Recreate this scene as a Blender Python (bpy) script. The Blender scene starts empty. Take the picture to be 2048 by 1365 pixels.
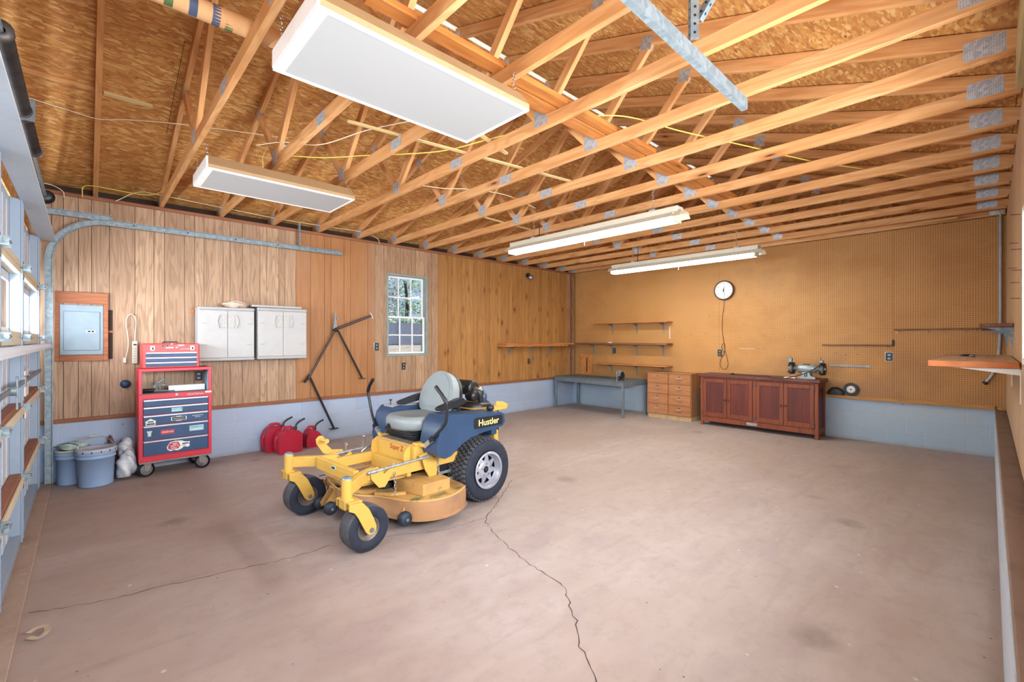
import bpy, math, random
from mathutils import Matrix, Vector
random.seed(11)
SC = bpy.context.scene
COL = SC.collection
PI = math.pi
R = math.radians

# ------------------------------------------------------------------ camera
cam_d = bpy.data.cameras.new('camera')
cam_d.sensor_fit = 'HORIZONTAL'; cam_d.sensor_width = 36.0
cam_d.lens = 903.0 / 2048.0 * 36.0
cam_d.shift_y = -2.5 / 2048.0
cam_d.clip_start = 0.02; cam_d.clip_end = 300
cam = bpy.data.objects.new('camera', cam_d); COL.objects.link(cam)
cam.location = (0, 0, 1.5)
cam.rotation_euler = (PI / 2, 0, math.atan2(.7265, .6871) - PI / 2)
SC.camera = cam

# ------------------------------------------------------------------ exposure, world, sun, daylight and added fill at the openings
SC.view_settings.view_transform = 'Standard'
SC.view_settings.look = 'None'
SC.view_settings.exposure = 0.74
SC.view_settings.gamma = 1.0
SC.view_settings.use_curve_mapping = False
SC.cycles.use_denoising = True
SC.cycles.max_bounces = 8
SC.cycles.diffuse_bounces = 6
SC.cycles.transparent_max_bounces = 12
SC.cycles.caustics_reflective = False
SC.cycles.caustics_refractive = False

world = bpy.data.worlds.new('daylight_sky'); SC.world = world; world.use_nodes = True
wn = world.node_tree.nodes; wl = world.node_tree.links
sky = wn.new('ShaderNodeTexSky'); sky.sky_type = 'HOSEK_WILKIE'; sky.turbidity = 4.0
sky.sun_direction = Vector((0.56, 0.0, 0.83)).normalized()
wn['Background'].inputs['Strength'].default_value = 1.7
wl.new(sky.outputs[0], wn['Background'].inputs['Color'])

def lamp(name, kind, loc, rot, energy, color, **k):
    d = bpy.data.lights.new(name, kind); d.energy = energy; d.color = color
    for a, v in k.items(): setattr(d, a, v)
    o = bpy.data.objects.new(name, d); COL.objects.link(o)
    o.location = loc; o.rotation_euler = rot
    return o
# sun high over the drive side, area lamps added as fill outside the right wall's window, daylight behind the door glass
lamp('sun', 'SUN', (20, 3, 20), (0, R(34), 0), 4.0, (1, .95, .86), angle=R(1.0))
lamp('fill_side_window_sky', 'AREA', (1.84, -.42, 1.82), (R(84), 0, 0), 80, (.93, .97, 1), shape='RECTANGLE', size=3.9, size_y=.84)
lamp('fill_side_window_ground', 'AREA', (1.84, -.40, 1.80), (R(116), 0, 0), 165, (.94, .97, 1), shape='RECTANGLE', size=3.9, size_y=.84)
lamp('daylight_door_glass', 'AREA', (-0.60, 3.8, 1.74), (0, R(-94), 0), 165, (.86, .93, 1), shape='RECTANGLE', size=0.42, size_y=5.2)

# ------------------------------------------------------------------ mesh helpers
def lin(c):
    if isinstance(c, str):
        c = c.lstrip('#'); c = [int(c[i:i + 2], 16) / 255 for i in (0, 2, 4)]
        return tuple(x / 12.92 if x <= .04045 else ((x + .055) / 1.055) ** 2.4 for x in c)
    return tuple(c)[:3]

class MB:
    """collects shapes; build() links them as ONE mesh object"""
    def __init__(s): s.v = []; s.f = []; s.m = []; s.s = []; s.r = []
    def add(s, vs, fs, mi=0, sm=False, rnd=0.0):
        o = len(s.v); s.v += [tuple(v) for v in vs]
        for f in fs:
            s.f.append(tuple(i + o for i in f)); s.m.append(mi); s.s.append(sm); s.r.append(rnd)
        return s
    def box(s, lo, hi, mi=0, bev=0.0, rnd=0.0, M=None):
        lo = list(lo); hi = list(hi)
        for i in range(3):
            if lo[i] > hi[i]: lo[i], hi[i] = hi[i], lo[i]
        # no two boxes share a face plane exactly
        MB.eps = (getattr(MB, 'eps', 0) + 1) % 7; e = MB.eps * 6e-5
        lo = [q - e for q in lo]; hi = [q + e for q in hi]
        if bev <= 0:
            vs = [(x, y, z) for x in (lo[0], hi[0]) for y in (lo[1], hi[1]) for z in (lo[2], hi[2])]
            fs = [(0, 1, 3, 2), (4, 6, 7, 5), (0, 4, 5, 1), (2, 3, 7, 6), (0, 2, 6, 4), (1, 5, 7, 3)]
        else:
            b = min(bev, .45 * min(hi[i] - lo[i] for i in range(3)))
            vs = []; ix = {}
            for sx in (0, 1):
                for sy in (0, 1):
                    for sz in (0, 1):
                        c = [(lo, hi)[sx][0], (lo, hi)[sy][1], (lo, hi)[sz][2]]
                        sg = [1 if q == 0 else -1 for q in (sx, sy, sz)]
                        for ax in range(3):
                            p = list(c)
                            for k in range(3):
                                if k != ax: p[k] += sg[k] * b
                            ix[(sx, sy, sz, ax)] = len(vs); vs.append(tuple(p))
            fs = []
            for ax in range(3):
                u, w = (ax + 1) % 3, (ax + 2) % 3
                for sd in (0, 1):
                    q = []
                    for (a, c) in ((0, 0), (1, 0), (1, 1), (0, 1)):
                        k = [0, 0, 0]; k[ax] = sd; k[u] = a; k[w] = c
                        q.append(ix[(k[0], k[1], k[2], ax)])
                    fs.append(tuple(q if sd else q[::-1]))
            for ax in range(3):           # edges along ax
                u, w = (ax + 1) % 3, (ax + 2) % 3
                for a in (0, 1):
                    for c in (0, 1):
                        k0 = [0, 0, 0]; k1 = [0, 0, 0]
                        k0[u] = k1[u] = a; k0[w] = k1[w] = c; k1[ax] = 1
                        q = [ix[(*k0, u)], ix[(*k1, u)], ix[(*k1, w)], ix[(*k0, w)]]
                        fs.append(tuple(q if (a + c) % 2 == 0 else q[::-1]))
            for sx in (0, 1):
                for sy in (0, 1):
                    for sz in (0, 1):
                        q = [ix[(sx, sy, sz, k)] for k in range(3)]
                        fs.append(tuple(q if (sx + sy + sz) % 2 else q[::-1]))
        if M is not None: vs = [M @ Vector(v) for v in vs]
        return s.add(vs, fs, mi, False, rnd)
    def obox(s, c, size, rot=(0, 0, 0), mi=0, bev=0.0, rnd=0.0):
        from mathutils import Euler
        M = Matrix.Translation(c) @ Euler(rot).to_matrix().to_4x4()
        h = [q / 2 for q in size]
        return s.box([-q for q in h], h, mi, bev, rnd, M)
    def cyl(s, p0, p1, r0, r1=None, n=16, mi=0, cap=True, sm=True):
        r1 = r0 if r1 is None else r1
        p0 = Vector(p0); p1 = Vector(p1); d = (p1 - p0).normalized()
        a = d.orthogonal().normalized(); b = d.cross(a)
        vs = []
        for p, r in ((p0, r0), (p1, r1)):
            for i in range(n):
                t = 2 * PI * i / n; vs.append(p + a * (r * math.cos(t)) + b * (r * math.sin(t)))
        s.add(vs, [(i, (i + 1) % n, n + (i + 1) % n, n + i) for i in range(n)], mi, sm)
        if cap: s.add(vs, [tuple(range(n))[::-1], tuple(range(n, 2 * n))], mi, False)
        return s
    def tube(s, pts, r, n=8, mi=0, closed=False, cap=True, sm=True, flat=None):
        P = [Vector(p) for p in pts]; m = len(P); vs = []
        rr = r if isinstance(r, (list, tuple)) else [r] * m
        prev = None
        for i, p in enumerate(P):
            if closed: t = P[(i + 1) % m] - P[i - 1]
            else: t = P[min(i + 1, m - 1)] - P[max(i - 1, 0)]
            t.normalize()
            a = t.orthogonal().normalized() if prev is None else (prev - t * prev.dot(t)).normalized()
            prev = a; b = t.cross(a)
            for k in range(n):
                q = 2 * PI * k / n; vs.append(p + a * (rr[i] * math.cos(q)) + b * (rr[i] * math.sin(q)))
        fs = []
        for i in range(m if closed else m - 1):
            j = (i + 1) % m
            for k in range(n):
                l = (k + 1) % n; fs.append((i * n + k, i * n + l, j * n + l, j * n + k))
        s.add(vs, fs, mi, sm)
        if cap and not closed: s.add(vs, [tuple(range(n))[::-1], tuple(range((m - 1) * n, m * n))], mi)
        return s
    def sweep(s, pts, prof, up=(0, 0, 1), mi=0, cap=True, sm=False, closed_prof=True):
        """prof: (side, up) offsets swept along pts"""
        P = [Vector(p) for p in pts]; m = len(P); n = len(prof); vs = []; up = Vector(up)
        for i, p in enumerate(P):
            t = (P[min(i + 1, m - 1)] - P[max(i - 1, 0)]).normalized()
            side = t.cross(up).normalized(); u = side.cross(t).normalized()
            for (a, b) in prof: vs.append(p + side * a + u * b)
        fs = []
        for i in range(m - 1):
            for k in range(n if closed_prof else n - 1):
                l = (k + 1) % n; fs.append((i * n + k, i * n + l, (i + 1) * n + l, (i + 1) * n + k))
        s.add(vs, fs, mi, sm)
        if cap and closed_prof: s.add(vs, [tuple(range(n))[::-1], tuple(range((m - 1) * n, m * n))], mi)
        return s
    def lathe(s, prof, c=(0, 0, 0), ax='z', n=24, mi=0, sm=True, a0=0.0, a1=2 * PI):
        full = abs(a1 - a0 - 2 * PI) < 1e-6; k = n if full else n + 1; vs = []
        for (r, h) in prof:
            for i in range(k):
                t = a0 + (a1 - a0) * i / n; x, y = r * math.cos(t), r * math.sin(t)
                q = (x, y, h) if ax == 'z' else ((h, x, y) if ax == 'x' else (y, h, x))
                vs.append((q[0] + c[0], q[1] + c[1], q[2] + c[2]))
        fs = []
        for j in range(len(prof) - 1):
            for i in range(n):
                l = (i + 1) % k; fs.append((j * k + i, j * k + l, (j + 1) * k + l, (j + 1) * k + i))
        return s.add(vs, fs, mi, sm)
    def prism(s, poly, ax, h0, h1, mi=0, rnd=0.0, caps=True):
        n = len(poly); vs = []
        for h in (h0, h1):
            for (a, b) in poly:
                vs.append({'x': (h, a, b), 'y': (a, h, b), 'z': (a, b, h)}[ax])
        s.add(vs, [(i, (i + 1) % n, n + (i + 1) % n, n + i) for i in range(n)], mi, False, rnd)
        if caps: s.add(vs, [tuple(range(n))[::-1], tuple(range(n, 2 * n))], mi, False, rnd)
        return s
    def ell(s, c, rad, n=16, m=10, mi=0, sm=True):
        vs = []; fs = []
        for j in range(m + 1):
            p = PI * j / m
            for i in range(n):
                t = 2 * PI * i / n
                vs.append((c[0] + rad[0] * math.sin(p) * math.cos(t), c[1] + rad[1] * math.sin(p) * math.sin(t), c[2] + rad[2] * math.cos(p)))
        for j in range(m):
            for i in range(n):
                l = (i + 1) % n; fs.append((j * n + i, (j + 1) * n + i, (j + 1) * n + l, j * n + l))
        return s.add(vs, fs, mi, sm)
    def torus(s, c, ax, RR, r, n=20, m=8, mi=0):
        pts = []
        for i in range(n):
            t = 2 * PI * i / n; a, b = RR * math.cos(t), RR * math.sin(t)
            q = {'x': (0, a, b), 'y': (a, 0, b), 'z': (a, b, 0)}[ax]
            pts.append((c[0] + q[0], c[1] + q[1], c[2] + q[2]))
        return s.tube(pts, r, m, mi, closed=True)
    def build(s, name, mats, parent=None, fr='w', org=None, bevel=0.0, seg=2, sub=0, weighted=False, fix=True):
        mats = mats if isinstance(mats, (list, tuple)) else [mats]
        vs = [Vector(v) for v in s.v]; loc = Vector((0, 0, 0))
        if parent is not None:
            if fr == 'w':
                Mi = WM[parent].inverted(); vs = [Mi @ v for v in vs]
        elif org is None:
            lo = [min(v[i] for v in vs) for i in range(3)]; hi = [max(v[i] for v in vs) for i in range(3)]
            loc = Vector(((lo[0] + hi[0]) / 2, (lo[1] + hi[1]) / 2, lo[2])); vs = [v - loc for v in vs]
        else:
            loc = Vector(org); vs = [v - loc for v in vs]
        me = bpy.data.meshes.new(name)
        me.from_pydata([tuple(v) for v in vs], [], s.f)
        for i, p in enumerate(me.polygons): p.material_index = s.m[i]; p.use_smooth = s.s[i]
        for m in mats: me.materials.append(m)
        if any(s.r):
            at = me.attributes.new('rnd', 'FLOAT', 'FACE')
            at.data.foreach_set('value', s.r)
        me.update()
        if fix:
            import bmesh
            bm = bmesh.new(); bm.from_mesh(me); bmesh.ops.recalc_face_normals(bm, faces=bm.faces); bm.to_mesh(me); bm.free()
        o = bpy.data.objects.new(name, me); COL.objects.link(o)
        WM[o] = (WM[parent] if parent is not None else Matrix.Translation(loc))
        if parent is not None: o.parent = parent
        else: o.location = loc
        if bevel > 0:
            md = o.modifiers.new('bevel', 'BEVEL'); md.width = bevel; md.segments = seg; md.limit_method = 'ANGLE'; md.angle_limit = R(35)
            for p in me.polygons: p.use_smooth = True
            try: me.set_sharp_from_angle(angle=R(50))
            except Exception: pass
        if sub > 0:
            md = o.modifiers.new('sub', 'SUBSURF'); md.levels = sub; md.render_levels = sub
            for p in me.polygons: p.use_smooth = True
        return o
WM = {}

def tag(o, label=None, cat=None, group=None, kind=None):
    if label: o['label'] = label
    if cat: o['category'] = cat
    if group: o['group'] = group
    if kind: o['kind'] = kind
    return o
def thing(name, label, cat, loc=(0, 0, 0), rotz=0.0, group=None):
    o = bpy.data.objects.new(name, None); COL.objects.link(o); o.empty_display_size = .1
    o.location = loc; o.rotation_euler = (0, 0, rotz)
    WM[o] = Matrix.Translation(loc) @ Matrix.Rotation(rotz, 4, 'Z')
    return tag(o, label, cat, group)
def dup(o, parent=None, loc=None, label=None, group=None):
    c = o.copy(); COL.objects.link(c); WM[c] = WM[o]
    if parent is not None: c.parent = parent
    if loc is not None: c.location = loc
    if label: c['label'] = label
    if group: c['group'] = group
    for ch in list(o.children): dup(ch, c)
    return c
def board(name, p0, p1, w, h, mat, parent=None, up=(0, 0, 1), bev=.002, ext=None):
    """a timber: own mesh along its local X, w across, h up"""
    p0 = Vector(p0); p1 = Vector(p1); d = p1 - p0; L = d.length; x = d.normalized()
    y = Vector(up).cross(x).normalized(); z = x.cross(y)
    M = Matrix((x, y, z)).transposed().to_4x4(); M.translation = p0
    b = MB(); b.box((0, -w / 2, -h / 2), (L, w / 2, h / 2), 0, bev)
    me = bpy.data.meshes.new(name); me.from_pydata(b.v, [], b.f); me.materials.append(mat); me.update()
    o = bpy.data.objects.new(name, me); COL.objects.link(o)
    if parent is not None:
        o.parent = parent; o.matrix_local = WM[parent].inverted() @ M
    else: o.matrix_local = M
    WM[o] = M
    return o
def text(body, size, mat, M, parent, name='lettering', depth=.0006, align='CENTER', sx=1.0, shear=0.0, bold=0.0):
    cu = bpy.data.curves.new(name, 'FONT'); cu.body = body; cu.size = size; cu.extrude = depth
    cu.align_x = align; cu.align_y = 'CENTER'; cu.shear = shear; cu.offset = bold; cu.resolution_u = 3
    cu.materials.append(mat)
    tmp = bpy.data.objects.new(name + '_outline', cu)
    me = bpy.data.meshes.new_from_object(tmp); me.name = name
    bpy.data.objects.remove(tmp); bpy.data.curves.remove(cu)
    if not me.materials: me.materials.append(mat)
    o = bpy.data.objects.new(name, me); COL.objects.link(o)
    o.parent = parent
    o.matrix_local = WM[parent].inverted() @ M @ Matrix.Diagonal((sx, 1, 1, 1)); WM[o] = M
    return o
def frame(o, x, y):
    """matrix at o with local x, y axes"""
    x = Vector(x).normalized(); y = Vector(y); y = (y - x * y.dot(x)).normalized(); z = x.cross(y)
    M = Matrix((x, y, z)).transposed().to_4x4(); M.translation = Vector(o)
    return M
def arc(c, r, a0, a1, n, u=(1, 0, 0), v=(0, 0, 1)):
    u = Vector(u); v = Vector(v); c = Vector(c)
    return [c + u * (r * math.cos(a0 + (a1 - a0) * i / n)) + v * (r * math.sin(a0 + (a1 - a0) * i / n)) for i in range(n + 1)]
def bez(p, n=10):
    """smooth path through points (Catmull-Rom)"""
    P = [Vector(q) for q in p]; P = [2 * P[0] - P[1]] + P + [2 * P[-1] - P[-2]]; out = []
    for i in range(1, len(P) - 2):
        a, b, c, d = P[i - 1:i + 3]
        for k in range(n):
            t = k / n
            out.append(.5 * (2 * b + (c - a) * t + (2 * a - 5 * b + 4 * c - d) * t * t + (3 * b - a - 3 * c + d) * t ** 3))
    out.append(P[-2]); return out
# ------------------------------------------------------------------ procedural materials
class G:
    def __init__(s, name):
        s.m = bpy.data.materials.new(name); s.m.use_nodes = True; s.t = s.m.node_tree
        s.b = s.t.nodes['Principled BSDF']
    def n(s, t, p=None, **kw):
        o = s.t.nodes.new('ShaderNode' + t)
        for k, v in (p or {}).items(): setattr(o, k, v)
        for k, v in kw.items():
            i = o.inputs[int(k[1:])] if k[0] == '_' else o.inputs[k.replace('_', ' ')]
            if isinstance(v, bpy.types.NodeSocket): s.t.links.new(v, i)
            elif isinstance(v, str): i.default_value = (*lin(v), 1)
            else: i.default_value = v
        return o
    def obj(s): return s.n('TexCoord').outputs['Object']
    def rand(s): return s.n('ObjectInfo').outputs['Random']
    def attr(s, a='rnd'): return s.n('Attribute', {'attribute_name': a}).outputs['Fac']
    def M(s, op, a, b=0.0, c=0.0): return s.n('Math', {'operation': op}, _0=a, _1=b, _2=c).outputs[0]
    def V(s, op, a, b=(0, 0, 0)): return s.n('VectorMath', {'operation': op}, _0=a, _1=b).outputs[0]
    def vs(s, v, k): return s.V('MULTIPLY', v, k)
    def off(s, v, r, k=37.0):
        c = s.n('CombineXYZ', None, _0=s.M('MULTIPLY', r, k), _1=s.M('MULTIPLY', r, k * 1.7), _2=s.M('MULTIPLY', r, k * .6)).outputs[0]
        return s.V('ADD', v, c)
    def sep(s, v):
        o = s.n('SeparateXYZ', None, _0=v).outputs; return o[0], o[1], o[2]
    def comb(s, x, y, z): return s.n('CombineXYZ', None, _0=x, _1=y, _2=z).outputs[0]
    def noise(s, v, sc, d=3.0, r=.55, w=0.0): return s.n('TexNoise', None, Vector=v, Scale=sc, Detail=d, Roughness=r, Distortion=w).outputs['Fac']
    def vor(s, v, sc, f='F1', rnd=1.0): return s.n('TexVoronoi', {'feature': f}, Vector=v, Scale=sc, Randomness=rnd).outputs
    def ramp(s, f, st):
        o = s.n('ValToRGB', None, Fac=f); e = o.color_ramp.elements
        while len(e) < len(st): e.new(.5)
        for q, (p, c) in zip(e, st): q.position = p; q.color = (*lin(c), 1)
        return o.outputs[0]
    def mr(s, v, a, b, c=0.0, d=1.0): return s.n('MapRange', None, _0=v, _1=a, _2=b, _3=c, _4=d).outputs[0]
    def mix(s, f, a, b, bl='MIX'):
        o = s.n('Mix', {'data_type': 'RGBA', 'blend_type': bl}); ii = [i for i in o.inputs if i.enabled]
        for i, v in zip(ii, (f, a, b)):
            if isinstance(v, bpy.types.NodeSocket): s.t.links.new(v, i)
            elif isinstance(v, (int, float)): i.default_value = v
            else: i.default_value = (*lin(v), 1)
        return [q for q in o.outputs if q.enabled][0]
    def bump(s, h, st=.3, d=.01):
        s.t.links.new(s.n('Bump', None, Height=h, Strength=st, Distance=d).outputs[0], s.b.inputs['Normal'])
    def done(s, col=None, rough=.6, metal=0.0, spec=.5, **kw):
        for k, v in dict(Base_Color=col, Roughness=rough, Metallic=metal, Specular_IOR_Level=spec, **kw).items():
            i = s.b.inputs[k.replace('_', ' ')]
            if v is None: continue
            if isinstance(v, bpy.types.NodeSocket): s.t.links.new(v, i)
            elif isinstance(v, str) or (isinstance(v, tuple) and len(v) == 3): i.default_value = (*lin(v), 1)
            else: i.default_value = v
        return s.m

def plain(name, c, rough=.55, metal=0.0, var=.12, sc=9.0, spec=.5, c2=None, **kw):
    g = G(name); v = g.off(g.obj(), g.rand()); f = g.noise(v, sc, 4)
    k = lin(c); d = lin(c2) if c2 else tuple(x * (1 - var * 2.2) for x in k)
    col = g.ramp(f, [(.38, k), (.72, d)])
    g.bump(g.noise(v, sc * 14, 2), .04, .002)
    return g.done(col, rough, metal, spec, **kw)

def emit(name, c, st):
    g = G(name)
    f = g.noise(g.obj(), 3.0, 3)
    return g.done(c, .5, Emission_Color=lin(c) and g.ramp(f, [(.2, c), (.9, tuple(x * .96 for x in lin(c)))]), Emission_Strength=st)

def lumber(name, pal, dark, knots=True, rough=.62, sc=1.0, tint=.16):
    """grain runs along local X"""
    g = G(name); r = g.rand(); v = g.off(g.obj(), r)
    w = g.noise(g.vs(v, (.7 * sc, 5 * sc, 5 * sc)), 1.0, 2)
    v2 = g.vs(v, (1.1 * sc, 17 * sc, 17 * sc)); f = g.noise(v2, 1.0, 5, .6, .6)
    ring = g.M('SINE', g.M('MULTIPLY', w, 62.0)); ring = g.mr(ring, -.2, 1.0)
    col = g.ramp(f, [(.28, pal[0]), (.5, pal[1]), (.72, pal[2])])
    col = g.mix(g.M('MULTIPLY', ring, .30), col, dark)
    fine = g.noise(g.vs(v, (3, 160, 160)), 1.0, 2); col = g.mix(g.mr(fine, .52, .8, 0, .28), col, dark)
    if knots:
        k = g.vor(g.vs(v, (1.0, 4.4, 4.4)), 1.25)['Distance']
        col = g.mix(g.mr(k, .10, .22, .65, 0), col, dark)
        col = g.mix(g.mr(k, .045, .085, .95, 0), col, '#3a1d0c')
    col = g.mix(g.mr(r, 0, 1, 0, tint), col, dark)
    g.bump(f, .12, .002)
    return g.done(col, rough, 0, .3)

def panelling(name, pal, dark, rings=26.0, contrast=.55, knots=False, rough=.5, fade=None, zx=1.0):
    """wall planks: grain runs up local Z, per-plank shift in attribute rnd"""
    g = G(name); r = g.attr(); v = g.off(g.obj(), r, 23.0)
    w = g.noise(g.vs(v, (7.5 * zx, 7.5, .75)), 1.0, 2.5, .5, .35)
    ring = g.M('SINE', g.M('MULTIPLY', w, rings * 2)); ring = g.mr(ring, .15, 1.0)
    f = g.noise(g.vs(v, (60, 60, 2.2)), 1.0, 4, .6)
    big = g.noise(g.vs(g.obj(), (1.3, 1.3, .5)), 1.0, 2)
    col = g.ramp(f, [(.28, pal[0]), (.5, pal[1]), (.74, pal[2])])
    col = g.mix(g.M('MULTIPLY', ring, contrast), col, dark)
    col = g.mix(g.mr(r, 0, 1, 0, .38), col, dark)
    if fade: col = g.mix(g.mr(big, .45, .7, 0, .7), col, fade)
    if knots:
        k = g.vor(g.vs(v, (4.6, 4.6, 2.4)), 1.0)['Distance']
        col = g.mix(g.mr(k, .12, .26, .7, 0), col, dark); col = g.mix(g.mr(k, .04, .10, .95, 0), col, '#2a1206')
    g.bump(f, .08, .001)
    return g.done(col, rough, 0, .4)

def make_osb(name, cols, dark, wall=False):
    g = G(name); v = g.obj()
    x, y, z = g.sep(v); p = g.comb(y, z, 0.0) if wall else g.comb(x, y, 0.0)
    wob = g.noise(p, 3.0, 2); p = g.V('ADD', p, g.n('VectorMath', {'operation': 'SCALE'}, _0=g.n('TexNoise', None, Vector=p, Scale=5.0).outputs['Color'], Scale=.06).outputs[0])
    out = None
    for i, (a, sx, sy) in enumerate(((.35, 15, 50), (1.25, 17, 58), (-.65, 14, 46))):
        q = g.n('Mapping', None, Vector=p, Rotation=(0, 0, a), Scale=(sx, sy, 1), Location=(i * 7.3, i * 3.1, 0)).outputs[0]
        vo = g.vor(q, 1.0); cv = g.sep(vo['Color'])
        c = g.ramp(cv[0], [(.1, cols[0]), (.45, cols[1]), (.75, cols[2]), (.97, cols[3])])
        c = g.mix(g.mr(vo['Distance'], .35, .75, 0, .25), c, dark)
        out = c if out is None else g.mix(g.M('GREATER_THAN', cv[1], .58), out, c)
    fine = g.noise(g.vs(p, (40, 110, 1)), 1.0, 3)
    out = g.mix(g.mr(fine, .5, .75, 0, .25), out, dark)
    sp = g.vor(g.vs(p, (5, 14, 1)), 1.0)['Distance']
    out = g.mix(g.mr(sp, .05, .11, .85, 0), out, '#22140c')
    out = g.mix(g.mr(wob, .42, .7, 0, .45), out, cols[0])
    g.bump(fine, .2, .003)
    return g.done(out, .68, 0, .35)

def make_floor():
    g = G('stained_concrete'); v = g.obj()
    a = g.noise(v, .55, 5, .6, .6); b = g.noise(g.vs(v, (1, 2.2, 1)), 1.6, 6, .65, .8); c = g.noise(v, 9, 5, .7)
    col = g.ramp(b, [(.3, '#97898a'), (.48, '#a0938f'), (.62, '#a69a97'), (.8, '#9a8e8c')])
    col = g.mix(g.mr(a, .42, .66, 0, .5), col, '#948279')
    col = g.mix(g.mr(c, .5, .78, 0, .35), col, '#786860')
    x, y, z = g.sep(v)
    # red clay dirt by the doors and along the walls
    d = g.M('ADD', g.mr(x, 2.4, -.3), g.M('MULTIPLY', g.M('SUBTRACT', g.noise(v, 1.3, 4), .5), 1.6))
    col = g.mix(g.mr(d, .2, 1.1, 0, .40), col, '#947666')
    sc = g.noise(g.n('Mapping', None, Vector=v, Rotation=(0, 0, .9), Scale=(.9, 7, 1)).outputs[0], 1.4, 5, .6)
    col = g.mix(g.mr(sc, .55, .75, 0, .28), col, '#7a6c66')
    st = g.vor(g.V('ADD', v, g.n('VectorMath', {'operation': 'SCALE'}, _0=g.n('TexNoise', None, Vector=v, Scale=9.0).outputs['Color'], Scale=.12).outputs[0]), 1.25)['Distance']
    col = g.mix(g.mr(st, .06, .16, .42, 0), col, '#5f544f')
    ok = g.vor(v, 4.3)['Distance']; col = g.mix(g.mr(ok, .03, .06, .6, 0), col, '#c8beb8')
    dk = g.vor(g.V('ADD', v, (3.3, 1.2, 0)), 7.0)['Distance']; col = g.mix(g.mr(dk, .02, .045, .85, 0), col, '#2c2522')
    g.bump(g.M('ADD', g.M('MULTIPLY', c, .5), b), .12, .01)
    return g.done(col, g.mr(b, .3, .7, .55, .8), 0, .4)

def make_block(name, along, c1, c2):
    """painted block; along = axis index of the wall's length"""
    g = G(name); v = g.obj(); s = g.sep(v); q = g.comb(s[along], s[2], 0.0)
    br = g.n('TexBrick', {'offset': .5}, Vector=q, Scale=1.0, Mortar_Size=.006, Mortar_Smooth=.6, Bias=0.0, Brick_Width=.4064, Row_Height=.2035, Color1=c1, Color2=c2, Mortar='#b7c0cc')
    n1 = g.noise(v, 2.2, 5, .6); col = g.mix(g.mr(n1, .4, .75, 0, .35), br.outputs[0], '#a9adb4')
    n2 = g.noise(v, 24, 4, .7); col = g.mix(g.mr(n2, .56, .8, 0, .25), col, '#7f8894')
    low = g.mr(g.M('ADD', s[2], g.M('MULTIPLY', g.noise(v, 5, 3), .09)), .05, .10, .4, 0); col = g.mix(low, col, '#8b7f78')
    ch = g.vor(g.vs(v, (1, 1, 1.6)), 5.0)['Distance']; col = g.mix(g.mr(ch, .03, .055, .8, 0), col, '#4a3d38')
    h = g.M('SUBTRACT', g.M('MULTIPLY', n2, .25), br.outputs['Fac'])
    g.bump(h, .5, .006)
    return g.done(col, .6, 0, .4)

def make_pegboard():
    g = G('pegboard'); v = g.obj(); x, y, z = g.sep(v)
    fy = g.M('SUBTRACT', g.M('FRACT', g.M('DIVIDE', g.M('ADD', y, 10.0), .0254)), .5)
    fz = g.M('SUBTRACT', g.M('FRACT', g.M('DIVIDE', z, .0254)), .5)
    d = g.M('SQRT', g.M('ADD', g.M('MULTIPLY', fy, fy), g.M('MULTIPLY', fz, fz)))
    hole = g.mr(d, .14, .21, 1, 0)
    n = g.noise(g.vs(v, (1, 1.2, 1.5)), 1.4, 4, .55); m = g.noise(v, 60, 3)
    col = g.ramp(n, [(.3, '#b38149'), (.55, '#be8d54'), (.75, '#b08452')])
    col = g.mix(g.mr(m, .45, .8, 0, .2), col, '#8f5a28')
    # grubby band at bench height
    lo = g.M('MULTIPLY', g.mr(z, 1.75, 1.05), g.mr(g.noise(v, 1.6, 4), .4, .7)); col = g.mix(g.M('MULTIPLY', lo, .45), col, '#8a6a52')
    col = g.mix(hole, col, '#3d1d08')
    g.bump(g.M('SUBTRACT', 1.0, hole), .35, .004)
    return g.done(col, .55, 0, .35)

def worn(name, c, wear, amt=.5, sc=6.0, rough=.5, metal=0.0, spots='#4a3526'):
    g = G(name); v = g.off(g.obj(), g.rand()); n = g.noise(v, sc, 6, .65); k = g.noise(v, sc * 5, 4, .7)
    col = g.mix(g.mr(n, .5, .72, 0, amt), c, wear)
    col = g.mix(g.mr(k, .6, .74, 0, amt * .8), col, spots)
    g.bump(k, .08, .002)
    return g.done(col, rough, metal, .5)

def make_galv(name, c1, c2, rough=.42, holes=False):
    g = G(name); v = g.obj(); vo = g.vor(v, 40.0); f = g.sep(vo['Color'])[0]
    col = g.ramp(f, [(.1, c1), (.9, c2)])
    if holes:
        q = g.vor(g.vs(v, (1, 1, 1)), 95.0, 'F1', .25)['Distance']; col = g.mix(g.mr(q, .2, .34, .6, 0), col, '#6a727c')
        g.bump(q, .5, .003)
    return g.done(col, rough, .55, .5)

PINE = lumber('pine_framing', ('#c88e58', '#d39f69', '#dcb080'), '#a66833')
PINE2 = lumber('pine_plate_red', ('#85553a', '#936044', '#9f6d50'), '#663c26', knots=False)
PALE = lumber('pale_lath', ('#c4a870', '#cfb581', '#d8c294'), '#a98650', knots=False)
SHELF = lumber('shelf_pine', ('#b06a35', '#c07c45', '#cc9059'), '#8a4a22', knots=False)
SHELFD = lumber('shelf_dark_pine', ('#6e4630', '#80553c', '#8f6a50'), '#4a2c1c', knots=False)
GREYWOOD = lumber('weathered_board', ('#9a7f6c', '#a98f7c', '#b9a28f'), '#7b5f4e', knots=False)
PLANKG = lumber('planed_board', ('#b4977a', '#c3a88c', '#cfb79e'), '#94745a', knots=False)
OSB = make_osb('osb_sheathing', ('#ad7440', '#c38a4c', '#d1a05c', '#deb87a'), '#935c2c')
OSBW = make_osb('osb_gable', ('#ad7440', '#c38a4c', '#d1a05c', '#deb87a'), '#935c2c', True)
FLOOR = make_floor()
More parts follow.
